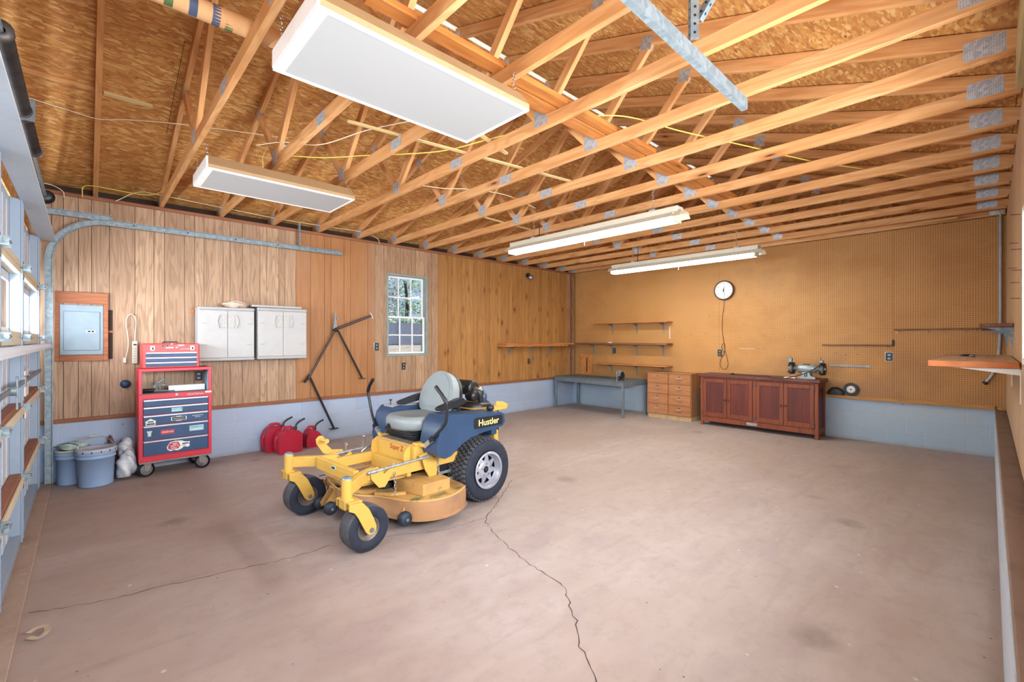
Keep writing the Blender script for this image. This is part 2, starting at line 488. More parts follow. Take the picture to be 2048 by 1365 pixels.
BLOCKX = make_block('blue_block_long', 0, '#9db0cd', '#a6b7d0'); BLOCKY = make_block('blue_block_back', 1, '#9db4c8', '#a5b9ca')
PEG = make_pegboard()
PANA = panelling('elm_panelling', ('#9c7e64', '#b39375', '#c3a588'), '#75543c', 34, .40)
PANB = panelling('birch_panelling', ('#9c6a40', '#a8764a', '#b28154'), '#875832', 8, .16, fade='#a98a72')
PANC = panelling('knotty_panelling', ('#a0723f', '#b08049', '#bb8d56'), '#7d522a', 14, .28, True)
PANR = panelling('plain_plank_panelling', ('#b49674', '#c2a684', '#ccb393'), '#9a7b5a', 12, .25)
GALV = make_galv('galvanised_track', '#77858d', '#8d9ba2', .5); PLATE = make_galv('punched_plate', '#b4bcc4', '#d0d7dd', .5, True)
STEEL = make_galv('bare_steel', '#8f979d', '#b4bbc0', .35); GREYST = plain('dull_grey_steel', '#7f8d96', .42, .5)
DOORW = worn('door_skin_white', '#c3cbd6', '#a9aeb6', .35, 4, .5, 0, '#86786c'); DOORB = worn('door_frame_bluegrey', '#8c9bad', '#7f8c9c', .35, 6, .45, .15, '#5c5f66')
DRED = worn('door_rail_timber', '#8d5b43', '#6d4331', .5, 9, .7); DPALE = worn('door_rail_edge', '#d2c7ae', '#b8a88a', .4, 9, .6)
GLASS_OUT = None
TUBE = plain('dark_spring_steel', '#55504f', .5, .55, .25); DARK = plain('black_plastic', '#17181b', .45); TREAD = plain('tyre_tread_dusty', '#55555a', .85, 0, .2, 14); RUBBER = plain('tyre_rubber', '#212838', .78, 0, .15, 20)
RUBBERB = plain('tyre_sidewall', '#222c3c', .6, 0, .15, 20)
BLACKM = plain('black_paint_metal', '#25272c', .4, .2); IRON = worn('brown_iron', '#4b3f3c', '#6a4836', .5, 10, .55, .3)
WHITE = plain('white_plastic', '#b2b2b2', .5, 0, .03); WHITEM = plain('white_enamel', '#e9e8e4', .4, 0, .05); CREAM = worn('cream_enamel', '#c4bfae', '#b0a588', .4, 5, .4, 0, '#9c7b5c')
PAPER = plain('white_label', '#eceae6', .6, 0, .05)
YEL = worn('mower_yellow', '#c9a24d', '#b58c4a', .45, 6, .42, 0, '#a5752e'); YELD = worn('mower_deck_yellow', '#c09658', '#997252', .75, 5, .55, 0, '#7c5a41')
MATG = plain('grip_mat', '#857468', .85, 0, .25, 30); GRASS_ = worn('dry_clippings', '#6f7a55', '#8e8a63', .8, 60, .9, 0, '#474f38')
TANK = plain('tank_plastic_sky_tint', '#2c4463', .38, 0, .12, 5); SEATG = worn('grey_vinyl', '#7d8688', '#6f7576', .3, 4, .45, 0, '#7a7468')  # tank: blue of sky reflections put into the black plastic's colour
RIM = plain('silver_rim', '#b3b7c4', .35, .35); CHROME = plain('bright_steel', '#c9cdd2', .22, .9, .08)
RED = worn('toolchest_red', '#c22c40', '#a82a3a', .35, 6, .38, 0, '#7e2430'); REDT = worn('toolbox_red', '#cf3a3a', '#b83238', .3, 6, .38, 0, '#8a2a2a')
NAVY = plain('drawer_navy', '#2b4a72', .45, .1, .12, 6); ALU = plain('drawer_pull_alu', '#d8dbe4', .3, .7, .05); CASTG = plain('caster_grey', '#8c8784', .6, 0, .15, 20)
CANRED = worn('fuel_can_red', '#ac1c38', '#971a34', .3, 5, .4, 0, '#8e2030'); NOZ = plain('nozzle_black', '#1f2530', .5)
BUCK = worn('bucket_blue_white', '#8fa9cd', '#809ac0', .35, 5, .45, 0, '#8898a8'); LIDW = worn('bucket_lid', '#a9b2c2', '#8f8a90', .6, 8, .5, 0, '#6f6a70')
RAG = plain('pale_green_cloth', '#a9c4bd', .9, 0, .2, 25); BAGP = worn('printed_white_bag', '#ccd2d8', '#8e9aa8', .9, 7, .4, 0, '#3d4854'); DARKBAG = plain('dark_bag', '#3c3336', .6)
BREAK = plain('breaker_grey', '#778893', .45, .15, .06); FRAMEW = lumber('red_fir', ('#91573a', '#a06444', '#ab7150'), '#723f26', knots=False)
BENCHG = worn('bench_top_green', '#4d6670', '#6a5a58', .5, 3, .5, 0, '#2e3c46'); BENCHE = worn('bench_edge_wood', '#8d7464', '#6d5648', .5, 6, .6)
OAK = lumber('oak_drawers', ('#9f6a45', '#ab764f', '#b6845e'), '#85532f', knots=False, tint=.3); OAKS = panelling('oak_side', ('#96653a', '#a37044', '#ad7c50'), '#7b4d26', 9, .25); KICK = plain('pale_plinth', '#c3a67c', .6, 0, .12)
CHER = panelling('cherry_door', ('#60291f', '#6c3024', '#763a2b'), '#3c1913', 9, .3, fade='#472428'); CHERF = panelling('cherry_frame', ('#753a25', '#83442a', '#8e4f33'), '#4d2116', 12, .3); CHERT = worn('cabinet_top', '#5a2d26', '#8a4a34', .6, 5, .45, 0, '#2e1614')
GRIND = plain('grinder_grey', '#9aa6a8', .35, .3, .1); STONE = plain('grind_stone', '#6d7276', .9, 0, .1, 60)
YCAB = plain('yellow_cable', '#e6cf5e', .5, 0, .06); WCAB = plain('white_cable', '#e6d9b8', .5, 0, .06); BROWNC = plain('brown_cord', '#5d3b24', .6); BLKC = plain('black_cord', '#1d1d20', .5); GREYC = plain('grey_conduit', '#a9adb3', .45, .1)
GLASSM = None
def make_glass():
    g = G('window_glass'); t = g.n('BsdfTransparent'); gl = g.n('BsdfGlossy', None, Roughness=.03)
    mx = g.n('MixShader', None, _0=.015, _1=t.outputs[0], _2=gl.outputs[0])
    out = [n for n in g.t.nodes if n.type == 'OUTPUT_MATERIAL'][0]; g.t.links.new(mx.outputs[0], out.inputs[0]); return g.m
GLASSM = make_glass()
LENS = emit('prismatic_lens', '#929292', .27); TUBEL = emit('lit_tube', '#fcfcf6', 29.0)
LEAF = plain('leaves', '#9cc6ae', .7, 0, .5, 3, c2='#c4d8c4'); LEAFP = plain('blossom', '#cfc3cc', .8, 0, .2); TRUNK = plain('bark', '#6d5e55', .9); LAWN = plain('dry_lawn', '#a9a49a', .9, 0, .2, 2); FENCE = plain('far_wall', '#c6cce2', .9, 0, .1); DRIVE = plain('pale_drive', '#c9c4bc', .8)
TARP = plain('shop_black', '#2a2c30', .5); KRAFT = worn('printed_tube_kraft', '#d6a877', '#c08a58', .4, 5, .7, 0, '#8a5a34')
BLUEP = plain('blue_print', '#4b5a78', .7); GREENP = plain('green_print', '#5c7a4a', .7); REDP = plain('red_print', '#c23a48', .5); TEAL = plain('teal_label', '#9fd0d8', .5); YTXT = plain('yellow_print', '#e8dc8a', .5); BLKP = plain('black_print', '#15171c', .5); GOLD = plain('brass', '#a98a4a', .35, .8); SILV = plain('silver_print', '#c3c7cc', .4, .3)

def make_vent():
    g = G('ridge_vent_fibre'); t = g.n('BsdfTranslucent', None, Color='#f4f4f0'); d = g.n('BsdfDiffuse', None, Color='#f4f4f0')
    mx = g.n('MixShader', None, _0=.35, _1=t.outputs[0], _2=d.outputs[0])
    out = [n for n in g.t.nodes if n.type == 'OUTPUT_MATERIAL'][0]; g.t.links.new(mx.outputs[0], out.inputs[0]); return g.m
VENT = make_vent(); STRUTB = worn('strut_pale_blue', '#cfdce8', '#b4c4d4', .35, 6, .45, .1, '#6c7480'); STRUTW = worn('strut_white', '#c3cad2', '#a7afb8', .4, 6, .45, .1, '#7b7f86')
ENDG = lumber('end_grain_orange', ('#a55f33', '#b56c3c', '#c57e4d'), '#7c4020', knots=False, sc=.3)
# ------------------------------------------------------------------ the setting
YL, XB, YR = 6.76, 8.40, -0.145          # faces of the panelled wall, the pegboard wall and the plank wall
ZR, RS = 4.37, 1 / 3                      # ridge height, roof slope
def roof_z(y): return ZR - abs(y - 3.38) * RS
def struct(o): o['kind'] = 'structure'; return o

b = MB(); b.box((-.75, -.6, -.12), (8.6, 6.95, 0)); floor = struct(b.build('floor', FLOOR, org=(0, 0, 0)))
def crack(pts, w, seed):
    rd = random.Random(seed); P = []
    for i in range(len(pts) - 1):
        a = Vector(pts[i]); c = Vector(pts[i + 1]); n = max(2, int((c - a).length / .035))
        for k in range(n): P.append(a + (c - a) * (k / n) + Vector((rd.uniform(-.011, .011), rd.uniform(-.011, .011))))
    P.append(Vector(pts[-1])); m = MB(); vs = []
    for i, p in enumerate(P):
        t = (P[min(i + 1, len(P) - 1)] - P[max(i - 1, 0)]).normalized(); s = Vector((-t.y, t.x)); q = w * rd.uniform(.35, 1.1)
        vs += [(p.x + s.x * q, p.y + s.y * q, .0008), (p.x - s.x * q, p.y - s.y * q, .0008)]
    m.add(vs, [(2 * i, 2 * i + 1, 2 * i + 3, 2 * i + 2) for i in range(len(P) - 1)])
    return m.build('crack', CRACK, floor)
CRACK = plain('crack_dirt', '#4d423d', .9)
crack([(2.62, 3.02), (2.45, 2.92), (2.37, 2.80), (2.30, 2.62), (2.22, 2.38), (2.17, 2.18), (2.14, 1.95), (2.12, 1.78), (1.98, 1.62), (1.90, 1.52), (1.78, 1.40), (1.70, 1.28), (1.60, 1.14)], .0042, 1)
crack([(2.62, 3.02), (2.95, 3.25), (3.3, 3.5)], .0035, 2)
crack([(-.22, 3.62), (.05, 3.50), (.35, 3.45), (.75, 3.36), (1.02, 3.30), (1.30, 3.30)], .004, 3)
crack([(2.45, 2.92), (2.05, 2.95), (1.6, 3.2)], .003, 4)
crack([(3.3, 3.5), (4.4, 3.55), (5.6, 3.62)], .0018, 5)

# panelled wall on the left with its block footing
b = MB()
for lo, hi in (((-.75, 6.772, .61), (3.57, 6.93, 3.05)), ((4.36, 6.772, .61), (8.56, 6.93, 3.05)), ((3.57, 6.772, .61), (4.36, 6.93, 1.225)), ((3.57, 6.772, 2.60), (4.36, 6.93, 3.05))):
    b.box(lo, hi)
b.box((-.75, 6.95, 3.0), (8.56, 6.99, 3.3))
wall_l = struct(b.build('wall_left', plain('wall_cavity_dark', '#3a2a20', .9), org=(0, 0, 0)))
WIN = (3.572, 4.352, 1.228, 2.597)
def planks(edges, mat, seed, z0=.655, z1=3.04):
    rd = random.Random(seed); m = MB()
    for a, c in zip(edges[:-1], edges[1:]):
        r = rd.random() * .95 + .02; x0, x1 = a + .0025, c - .0025
        segs = [(x0, x1, z0, z1)]
        if x1 > WIN[0] and x0 < WIN[1]:
            segs = []
            if x0 < WIN[0]: segs.append((x0, WIN[0], z0, z1))
            if x1 > WIN[1]: segs.append((WIN[1], x1, z0, z1))
            u0, u1 = max(x0, WIN[0]), min(x1, WIN[1]); segs += [(u0, u1, z0, WIN[2]), (u0, u1, WIN[3], z1)]
        for (p, q, s, t) in segs: m.box((p, YL, s), (q, YL + .012, t), 0, 0, r)
    return m.build('panel', mat, wall_l)
planks([-.75, -.45, -.255, -.166, -.051, .052], PANA, 1)
planks([.052, .199, .418, .59, .689, .884, .985], PANA, 2)
planks([.985, 1.083, 1.287, 1.365, 1.507, 1.715, 1.80, 1.95, 2.03, 2.175], PANA, 3)
planks([2.175, 2.374, 2.575, 2.671, 2.869, 2.97, 3.247, 3.374], PANB, 4)
planks([3.374, 3.53, 3.60, 3.74, 3.83, 4.03, 4.12, 4.29, 4.357, 4.44, 4.576], PANA, 5)
for k, x in enumerate((4.576, 5.79, 7.0)):
    planks([x + d for d in (0, .21, .30, .52, .62, .80, .90, 1.10, 1.212)], PANC, 6 + k)
b = MB(); b.box((-.75, YL + .004, -.02), (8.6, 6.95, .612)); struct(b.build('wall_left_base', BLOCKX, org=(0, 0, 0)))
struct(board('trim_1', (-.75, 6.765, .636), (8.41, 6.765, .636), .055, .045, PINE2))
struct(board('trim_2', (-.75, 6.82, 3.052), (8.45, 6.82, 3.052), .16, .038, PINE2))
for i, (x, w) in enumerate(((8.19, .10), (8.31, .13))):
    struct(board('trim_%d' % (3 + i), (x, 6.748, .66), (x, 6.748, 3.03), .022, w, lumber('corner_board_%d' % i, ('#94694a', '#a57a58', '#b18a68'), '#74492c'), up=(0, 1, 0)))

# pegboard wall
b = MB(); b.box((8.412, -.6, .6), (8.58, 7.0, 3.055))
vs = [(8.50, -.5, 3.05), (8.50, 3.38, ZR), (8.50, 7.26, 3.05), (8.58, -.5, 3.05), (8.58, 3.38, ZR), (8.58, 7.26, 3.05)]
b.add(vs, [(0, 1, 2), (3, 5, 4), (0, 3, 4, 1), (1, 4, 5, 2), (2, 5, 3, 0)])
wall_b = struct(b.build('wall_back', OSBW, org=(0, 0, 0)))
for a, c in ((YR + .0, .946), (.949, 3.386), (3.389, 5.828), (5.831, 6.758)):
    m = MB(); m.box((XB, a, .655), (XB + .008, c, 3.062)); m.build('pegboard_panel', PEG, wall_b)
b = MB(); b.box((8.408, -.6, -.02), (8.6, 6.80, .612)); struct(b.build('wall_back_base', BLOCKY, org=(0, 0, 0)))
struct(board('trim_5', (8.40, -.05, .632), (8.40, 6.76, .632), .07, .046, lumber('back_sill_board', ('#a97a45', '#b58650', '#bf925e'), '#855a30', knots=False)))

# plank wall on the right with block curb, dirty ledge and one long window over it
b = MB()
for lo, hi in (((3.88, -.30, .60), (8.6, -.158, 3.05)), ((-.75, -.30, .60), (3.88, -.158, 1.36)), ((-.75, -.30, 2.25), (3.88, -.158, 3.05)), ((-.75, -.30, 1.36), (-.2, -.158, 2.25))):
    b.box(lo, hi)
b.box((-.75, -.34, 3.0), (8.56, -.30, 3.3))
wall_r = struct(b.build('wall_right', bpy.data.materials['wall_cavity_dark'], org=(0, 0, 0)))
m = MB(); rd = random.Random(4); x = 3.88
while x < 8.39:
    w = rd.choice((.2, .14, .28, .24)); m.box((x + .002, YR - .013, .63), (min(x + w, 8.395) - .002, YR, 3.04), 0, 0, rd.random() * .9 + .05); x += w
x = -.75
while x < 3.87:
    w = rd.choice((.2, .14, .28, .24)); x1 = min(x + w, 3.878)
    for z0, z1 in ((.63, 1.36), (2.25, 3.04)): m.box((x + .002, YR - .013, z0), (x1 - .002, YR, z1), 0, 0, rd.random() * .9 + .05)
    x += w
m.build('panel', PANR, wall_r)
b = MB(); b.box((-.75, -.32, -.02), (8.44, -.045, .585)); struct(b.build('wall_right_base', make_block('blue_curb_block', 0, '#b3c2d2', '#bac7d4'), org=(0, 0, 0)))
b = MB(); b.box((-.75, -.32, .585), (8.405, -.052, .612), 0, .004); struct(b.build('trim_6', worn('dirty_ledge', '#7a655a', '#5c4a42', .7, 3, .75, 0, '#3d302b'), org=(0, 0, 0)))
struct(board('trim_7', (-.6, -.24, 3.052), (8.45, -.24, 3.052), .16, .038, PINE2))
w2 = struct(thing('window_2', None, None, (1.84, -.2, 1.36)))  # lengthened out of view to carry the added fill lamps
b = MB()
for lo, hi in (((-.2, -.27, 1.36), (3.88, -.13, 1.40)), ((-.2, -.27, 2.21), (3.88, -.13, 2.25)), ((-.2, -.27, 1.36), (-.16, -.13, 2.25)), ((3.84, -.27, 1.36), (3.88, -.128, 2.25)), ((1.82, -.27, 1.40), (1.86, -.2, 2.21))):
    b.box(lo, hi, 0, .003)
b.build('window_frame', WHITEM, w2)
b = MB(); b.box((-.16, -.243, 1.40), (3.84, -.238, 2.21)); b.build('pane', GLASSM, w2)

# wall round the overhead door
b = MB()
for lo, hi in (((-.46, -.45, -.02), (-.42, .93, 3.05)), ((-.46, .93, 2.62), (-.42, 6.95, 3.05))): b.box(lo, hi)
vs = [(-.62, -.5, 3.05), (-.62, 3.38, ZR), (-.62, 7.26, 3.05), (-.5, -.5, 3.05), (-.5, 3.38, ZR), (-.5, 7.26, 3.05)]
b.add(vs, [(0, 1, 2), (3, 5, 4), (0, 3, 4, 1), (1, 4, 5, 2), (2, 5, 3, 0)])
struct(b.build('wall_front', OSBW, org=(0, 0, 0)))
b = MB(); b.box((-.46, 6.64, -.02), (-.42, 6.95, 2.62)); struct(b.build('trim_9', STRUTW, org=(0, 0, 0)))

# roof deck: rows of sheathing with open seams under black felt
for sgn in (-1, 1):
    m = MB()
    for row in range(4):
        d0, d1 = .032 + row * 1.16 + .002, .032 + (row + 1) * 1.16 - .002
        if d1 > 4.1: d1 = 4.1
        if d0 >= d1: continue
        offx = (row % 2) * 1.22
        xs = [-.9] + [q for q in (-.62 + offx + k * 2.44 for k in range(5)) if -.85 < q < 8.7] + [8.75]
        for x0, x1 in zip(xs[:-1], xs[1:]):
            vs = []
            for x in (x0 + .002, x1 - .002):
                for d, h in ((d0, 0), (d1, 0), (d1, .012), (d0, .012)):
                    vs.append((x, 3.38 + sgn * d, ZR - d * RS + h))
            m.add(vs, [(0, 1, 2, 3), (7, 6, 5, 4), (0, 4, 5, 1), (1, 5, 6, 2), (2, 6, 7, 3), (3, 7, 4, 0)])
    vs = []
    for x in (-.9, 8.75):
        for d, h in ((.05, .013), (4.1, .013), (4.1, .03), (.05, .03)): vs.append((x, 3.38 + sgn * d, ZR - d * RS + h))
    m.add(vs, [(0, 1, 2, 3), (7, 6, 5, 4), (0, 4, 5, 1), (1, 5, 6, 2), (2, 6, 7, 3), (3, 7, 4, 0)], 1)
    struct(m.build('ceiling', [OSB, bpy.data.materials['wall_cavity_dark']], org=(0, 0, 0)))

b = MB(); b.box((-.9, 3.30, ZR + .028), (8.75, 3.46, ZR + .031)); struct(b.build('trim_8', VENT, org=(0, 0, 0)))
# double-hung window in the panelled wall
w1 = struct(thing('window_1', None, None, (3.96, 6.80, 1.228)))
x0, x1, z0, z1 = WIN
GW = plain('window_casing_grey', '#8f9c98', .5); WS = plain('window_sash_white', '#f0f2f2', .45, 0, .04)
b = MB(); t = .03
for lo, hi in (((x0, 6.745, z0), (x0 + t, 6.92, z1)), ((x1 - t, 6.745, z0), (x1, 6.92, z1)), ((x0, 6.745, z0), (x1, 6.92, z0 + .035)), ((x0, 6.745, z1 - .03), (x1, 6.92, z1))): b.box(lo, hi, 0, .003)
b.build('window_frame', GW, w1)
zm = 1.88
for k, (s0, s1, y) in enumerate(((z0 + .037, zm + .015, 6.80), (zm - .015, z1 - .032, 6.845))):
    u0, u1 = x0 + t + .002, x1 - t - .002; m = MB(); r = .03
    for lo, hi in (((u0, y, s0), (u0 + r, y + .03, s1)), ((u1 - r, y, s0), (u1, y + .03, s1)), ((u0, y, s0), (u1, y + .03, s0 + r)), ((u0, y, s1 - r), (u1, y + .03, s1))): m.box(lo, hi, 0, .003)
    for q in (1, 2): xx = u0 + (u1 - u0) * q / 3; m.box((xx - .009, y + .006, s0), (xx + .009, y + .024, s1))
    zz = (s0 + s1) / 2; m.box((u0, y + .006, zz - .009), (u1, y + .024, zz + .009))
    so = m.build('sash', WS, w1)
    m = MB(); m.box((u0 + .02, y + .013, s0 + .02), (u1 - .02, y + .017, s1 - .02)); m.build('pane', GLASSM, so)

# outside the window: a yard rising to a fence, a hedge and trees
b = MB(); vs = []
for x in (-60, 80):
    for y, z in ((7.1, -.12), (12, .1), (24, 1.18), (26, 1.3), (31, 3.05), (40, 3.6), (90, 5)): vs.append((x, y, z))
b.add(vs, [(i, i + 1, 8 + i, 7 + i) for i in range(6)]); struct(b.build('ground_yard', LAWN, org=(0, 0, 0)))
b = MB(); b.box((-40, -40, -.3), (-.66, 7.05, -.12)); struct(b.build('ground_drive', DRIVE, org=(0, 0, 0)))
b = MB(); b.box((-.2, -30, -.3), (30, -.7, -.12)); struct(b.build('ground_path', DRIVE, org=(0, 0, 0)))
b = MB()
for k in range(5): b.box((9.5 + k * 2.0, 24, 1.1), (11.46 + k * 2.0, 24.12, 2.5)); b.box((9.45 + k * 2.0, 23.9, 1.0), (9.55 + k * 2.0, 24.2, 2.6))
tag(b.build('garden_fence', FENCE), 'bluish boarded fence across the yard seen through the lower window panes', 'fence')
rd = random.Random(9); m = MB()
for _ in range(2600):
    p = Vector((rd.uniform(9.5, 19), 25.6 + rd.uniform(-.5, .5), 1.25 + rd.random() ** .6 * 1.62)); a = Vector((rd.uniform(-1, 1), rd.uniform(-1, 1), rd.uniform(-1, 1))).normalized(); c = a.orthogonal().normalized(); s = rd.uniform(.08, .16)
    m.add([p + a * s, p + c * s * .6, p - a * s, p - c * s * .6], [(0, 1, 2, 3)])
tag(m.build('clipped_hedge', LEAF, fix=False), 'clipped green hedge behind the yard fence seen through the window', 'hedge')
def tree(x, y, z, h, r, seed, mat, label):
    rd = random.Random(seed); t = thing('garden_tree', label, 'tree', (x, y, z), 0, 'trees beyond the window')
    m = MB(); m.tube(bez([(x, y, z), (x + .1, y, z + h * .3), (x - .05, y + .1, z + h * .75)], 4), [.16] * 5 + [.12] * 4, 8); m.build('trunk', TRUNK, t)
    m = MB(); cl = [(x + rd.uniform(-r, r), y + rd.uniform(-r, r), z + h * rd.uniform(.10, 1.0), rd.uniform(.35, .8)) for _ in range(30)]
    for (cx, cy, cz, cr) in cl:
        for _ in range(46):
            d = Vector((rd.gauss(0, 1), rd.gauss(0, 1), rd.gauss(0, 1))).normalized() * cr * rd.uniform(.5, 1); p = Vector((cx, cy, cz)) + d
            a = Vector((rd.uniform(-1, 1), rd.uniform(-1, 1), rd.uniform(-1, 1))).normalized(); c = a.orthogonal().normalized(); s = rd.uniform(.07, .15)
            m.add([p + a * s, p + c * s * .6, p - a * s, p - c * s * .6], [(0, 1, 2, 3)], 1 if (mat == 1 and rd.random() < .55) else 0)
    m.build('crown', [LEAF, LEAFP], t, fix=False)
for i, (x, y, z, h, r, mt, lb) in enumerate(((16.2, 32.0, 3.05, 3.2, 1.2, 1, 'pale blossoming tree behind the left panes of the window'), (19.8, 34.0, 3.15, 4.4, 1.2, 0, 'green tree behind the middle panes of the window'), (23.6, 36, 3.2, 4.8, 1.4, 0, 'taller green tree behind the right panes of the window'))):
    tree(x, y, z, h, r, 40 + i, mt, lb)

# ------------------------------------------------------------------ overhead door, tracks, springs
dr = struct(thing('door_1', None, None, (-.34, 3.78, 0)))
Y0, Y1 = 1.0, 6.52
ZJ = [.03, .49, 1.0, 1.51, 2.02, 2.53]
stiles = [6.47, 4.86, 3.60, 2.34, 1.05]
for k in range(5):
    z0, z1 = ZJ[k] + .004, ZJ[k + 1] - .004
    m = MB()
    if k != 3: m.box((-.405, Y0, z0), (-.395, Y1, z1))
    else:
        m.box((-.405, Y0, z0), (-.395, Y1, 1.585)); m.box((-.405, Y0, 1.915), (-.395, Y1, z1))
        for a, c in zip(stiles[1:], stiles[:-1]):
            lo, hi = a + .07, c - .07; mid = (lo + hi) / 2 - .08
            for p, q in ((a - .06, lo), (c - .07, c + .05), (mid - .035, mid + .035)): m.box((-.405, max(p, Y0), 1.585), (-.395, min(q, Y1), 1.915))
    # pressed ribs
    for y in [Y0 + .12 + .22 * j for j in range(25)]:
        if k != 3: m.box((-.395, y, z0 + .06), (-.391, min(y + .1, Y1), z1 - .06), 0, .0015)
    sec = m.build('section', DOORW, dr)
    if k == 3:
        for a, c in zip(stiles[1:], stiles[:-1]):
            lo, hi = a + .07, c - .07; mid = (lo + hi) / 2 - .08
            for p, q in ((lo, mid - .035), (mid + .035, hi)):
                w = MB(); w.box((-.402, p, 1.587), (-.398, q, 1.913)); w.build('pane', GLASSM, sec)
    m = MB()
    for y in stiles:
        m.box((-.395, y - .055, z0), (-.335, y + .055, z1), 0, .004); m.box((-.335, y + .043, z0), (-.328, y + .055, z1), 0); m.box((-.335, y - .055, z0), (-.328, y - .043, z1), 0)
    m.build('stile', DOORB, sec)
for k in range(1, 5):       # meeting rails of the sections
    z = ZJ[k]; m = MB(); m.box((-.392, Y0, z + .004), (-.337, Y1, z + .045), 0, .003); m.box((-.392, Y0, z - .045), (-.334, Y1, z - .004), 1, .003)
    if k in (1, 2): m.box((-.336, Y0, z - .04), (-.322, Y1, z + .015), 1, .003)
    m.build('rail', [DRED if k < 3 else DPALE, DPALE], dr)
m = MB(); m.box((-.395, Y0, .03), (-.335, Y1, .09), 0, .003); m.build('rail', DOORB, dr)
m = MB(); m.box((-.405, Y0, .0), (-.385, Y1, .03), 0, .003); m.build('weather_strip', RUBBER, dr)
m = MB()     # horizontal stiffening struts (hat channel)
m.sweep([(-.28, Y0, 1.44), (-.28, Y1 + .02, 1.44)], [(-.045, -.02), (.045, -.02), (.045, .0), (.02, .022), (-.02, .022), (-.045, 0)]); m.build('strut', STRUTW, dr)
m = MB(); m.sweep([(-.27, Y0, 2.545), (-.27, Y1 + .03, 2.545)], [(-.07, -.035), (.055, -.05), (.055, -.035), (.03, .03), (-.07, .03)]); m.build('strut', STRUTB, dr)
for z in (.49, 1.0, 1.51, 2.02):       # hinges with roller stems
    for y in stiles[:4]:
        m = MB(); m.prism([(y - .05, z - .075), (y + .05, z - .075), (y + .05, z - .02), (y + .018, z + .05), (y - .018, z + .05), (y - .05, z - .02)], 'x', -.335, -.326)
        m.box((-.326, y - .045, z - .02), (-.29, y - .038, z + .03)); m.box((-.326, y + .038, z - .02), (-.29, y + .045, z + .03)); m.cyl((-.30, y - .055, z + .008), (-.30, y + .055, z + .008), .013, n=10)
        m.build('hinge', GALV, dr)
        if y == stiles[0]:
            m = MB(); m.cyl((-.30, y + .05, z + .008), (-.30, 6.63, z + .008), .006, n=8); m.cyl((-.30, 6.60, z + .008), (-.30, 6.625, z + .008), .022, n=14); m.build('roller', WHITE, dr)
m = MB(); m.box((-.325, 3.2, 1.18), (-.317, 6.55, 1.21)); m.cyl((-.33, 4.0, 1.195), (-.295, 4.0, 1.195), .03, n=12); m.box((-.30, 3.99, 1.08), (-.29, 4.01, 1.28), 0, .002); m.build('lock_bar', GALV, dr)
m = MB(); m.box((-.33, 4.83, 1.155), (-.312, 4.89, 1.235), 0, .002); m.build('lock_guide', GALV, dr)
m = MB(); m.box((-.36, 5.35, .55), (-.345, 5.62, .93), 0, .003, M=Matrix.Rotation(.06, 4, 'X')); m.build('patch_plate', WHITEM, dr)
b = MB(); b.box((-.375, .98, .001), (-.25, 6.755, .018), 0, .003); tag(b.build('threshold_board', worn('painted_threshold', '#a08a7c', '#8a6a5a', .6, 4, .75, 0, '#d8d0c4')), 'worn brown board along the floor at the foot of the garage door', 'threshold')
b = MB(); b.sweep(bez([(-.205, 3.28, .02), (-.17, 3.25, .018), (-.14, 3.27, .026), (-.145, 3.34, .022), (-.18, 3.36, .02), (-.21, 3.33, .021)], 6), [(-.012, -.001), (.012, -.001), (.012, .001), (-.012, .001)])
tag(b.build('strap_loop', plain('pale_strap', '#b9a48c', .8)), 'pale curled strap lying on the floor by the garage door', 'strap')

TP = [(-.0125, -.033), (.0125, -.033), (.0125, -.027), (-.009, -.027), (-.009, .027), (.0125, .027), (.0125, .033), (-.0125, .033)]
def track(y, side, label, x1, shown_low=True):
    t = thing('door_track', label, 'track', (-.27, y, 0), 0, 'overhead door tracks')
    path = [(-.27, y, .02), (-.27, y, 2.32)] + arc((.19, y, 2.32), .46, PI, PI / 2, 12)[1:] + [(x1, y, 2.785)]
    p = [(side * a, c) for a, c in TP]
    m = MB(); m.sweep(path, p, up=(0, 1, 0)) if False else None
    # C-section opening to the door: profile built in (y, normal)
    vs = []; P = [Vector(q) for q in path]; prof = [(-.016, -.03), (.016, -.03), (.016, -.024), (-.011, -.024), (-.011, .024), (.016, .024), (.016, .03), (-.016, .03)]
    for i, q in enumerate(P):
        tt = (P[min(i + 1, len(P) - 1)] - P[max(i - 1, 0)]).normalized(); nrm = tt.cross(Vector((0, 1, 0))).normalized()
        for (a, c) in prof: vs.append(q + Vector((0, -side * a, 0)) + nrm * c)
    n = len(prof); m = MB()
    m.add(vs, [(i * n + k, i * n + (k + 1) % n, (i + 1) * n + (k + 1) % n, (i + 1) * n + k) for i in range(len(P) - 1) for k in range(n)])
    m.add(vs, [tuple(range(n))[::-1], tuple(range((len(P) - 1) * n, len(P) * n))])
    m.build('rail', GALV, t)
    m = MB()
    for x in (.4, .9, 1.4, 1.9, 2.4): m.cyl((x, y - side * .0165, 2.785), (x, y - side * .0175, 2.785), .008, n=8)
    m.build('bolt', DARK, t)
    m = MB(); m.box((-.40, y + side * .02, 2.80), (.22, y + side * .024, 2.86)); m.box((-.40, y + side * .0, 2.855), (.22, y + side * .024, 2.86)); m.build('flag_angle', GALV, t)
    return t
track(6.63, 1, 'galvanised door track curving along the panelled wall over the tool chest', 2.79)
track(.92, -1, 'galvanised door track ending in mid-air near the camera', 2.62)
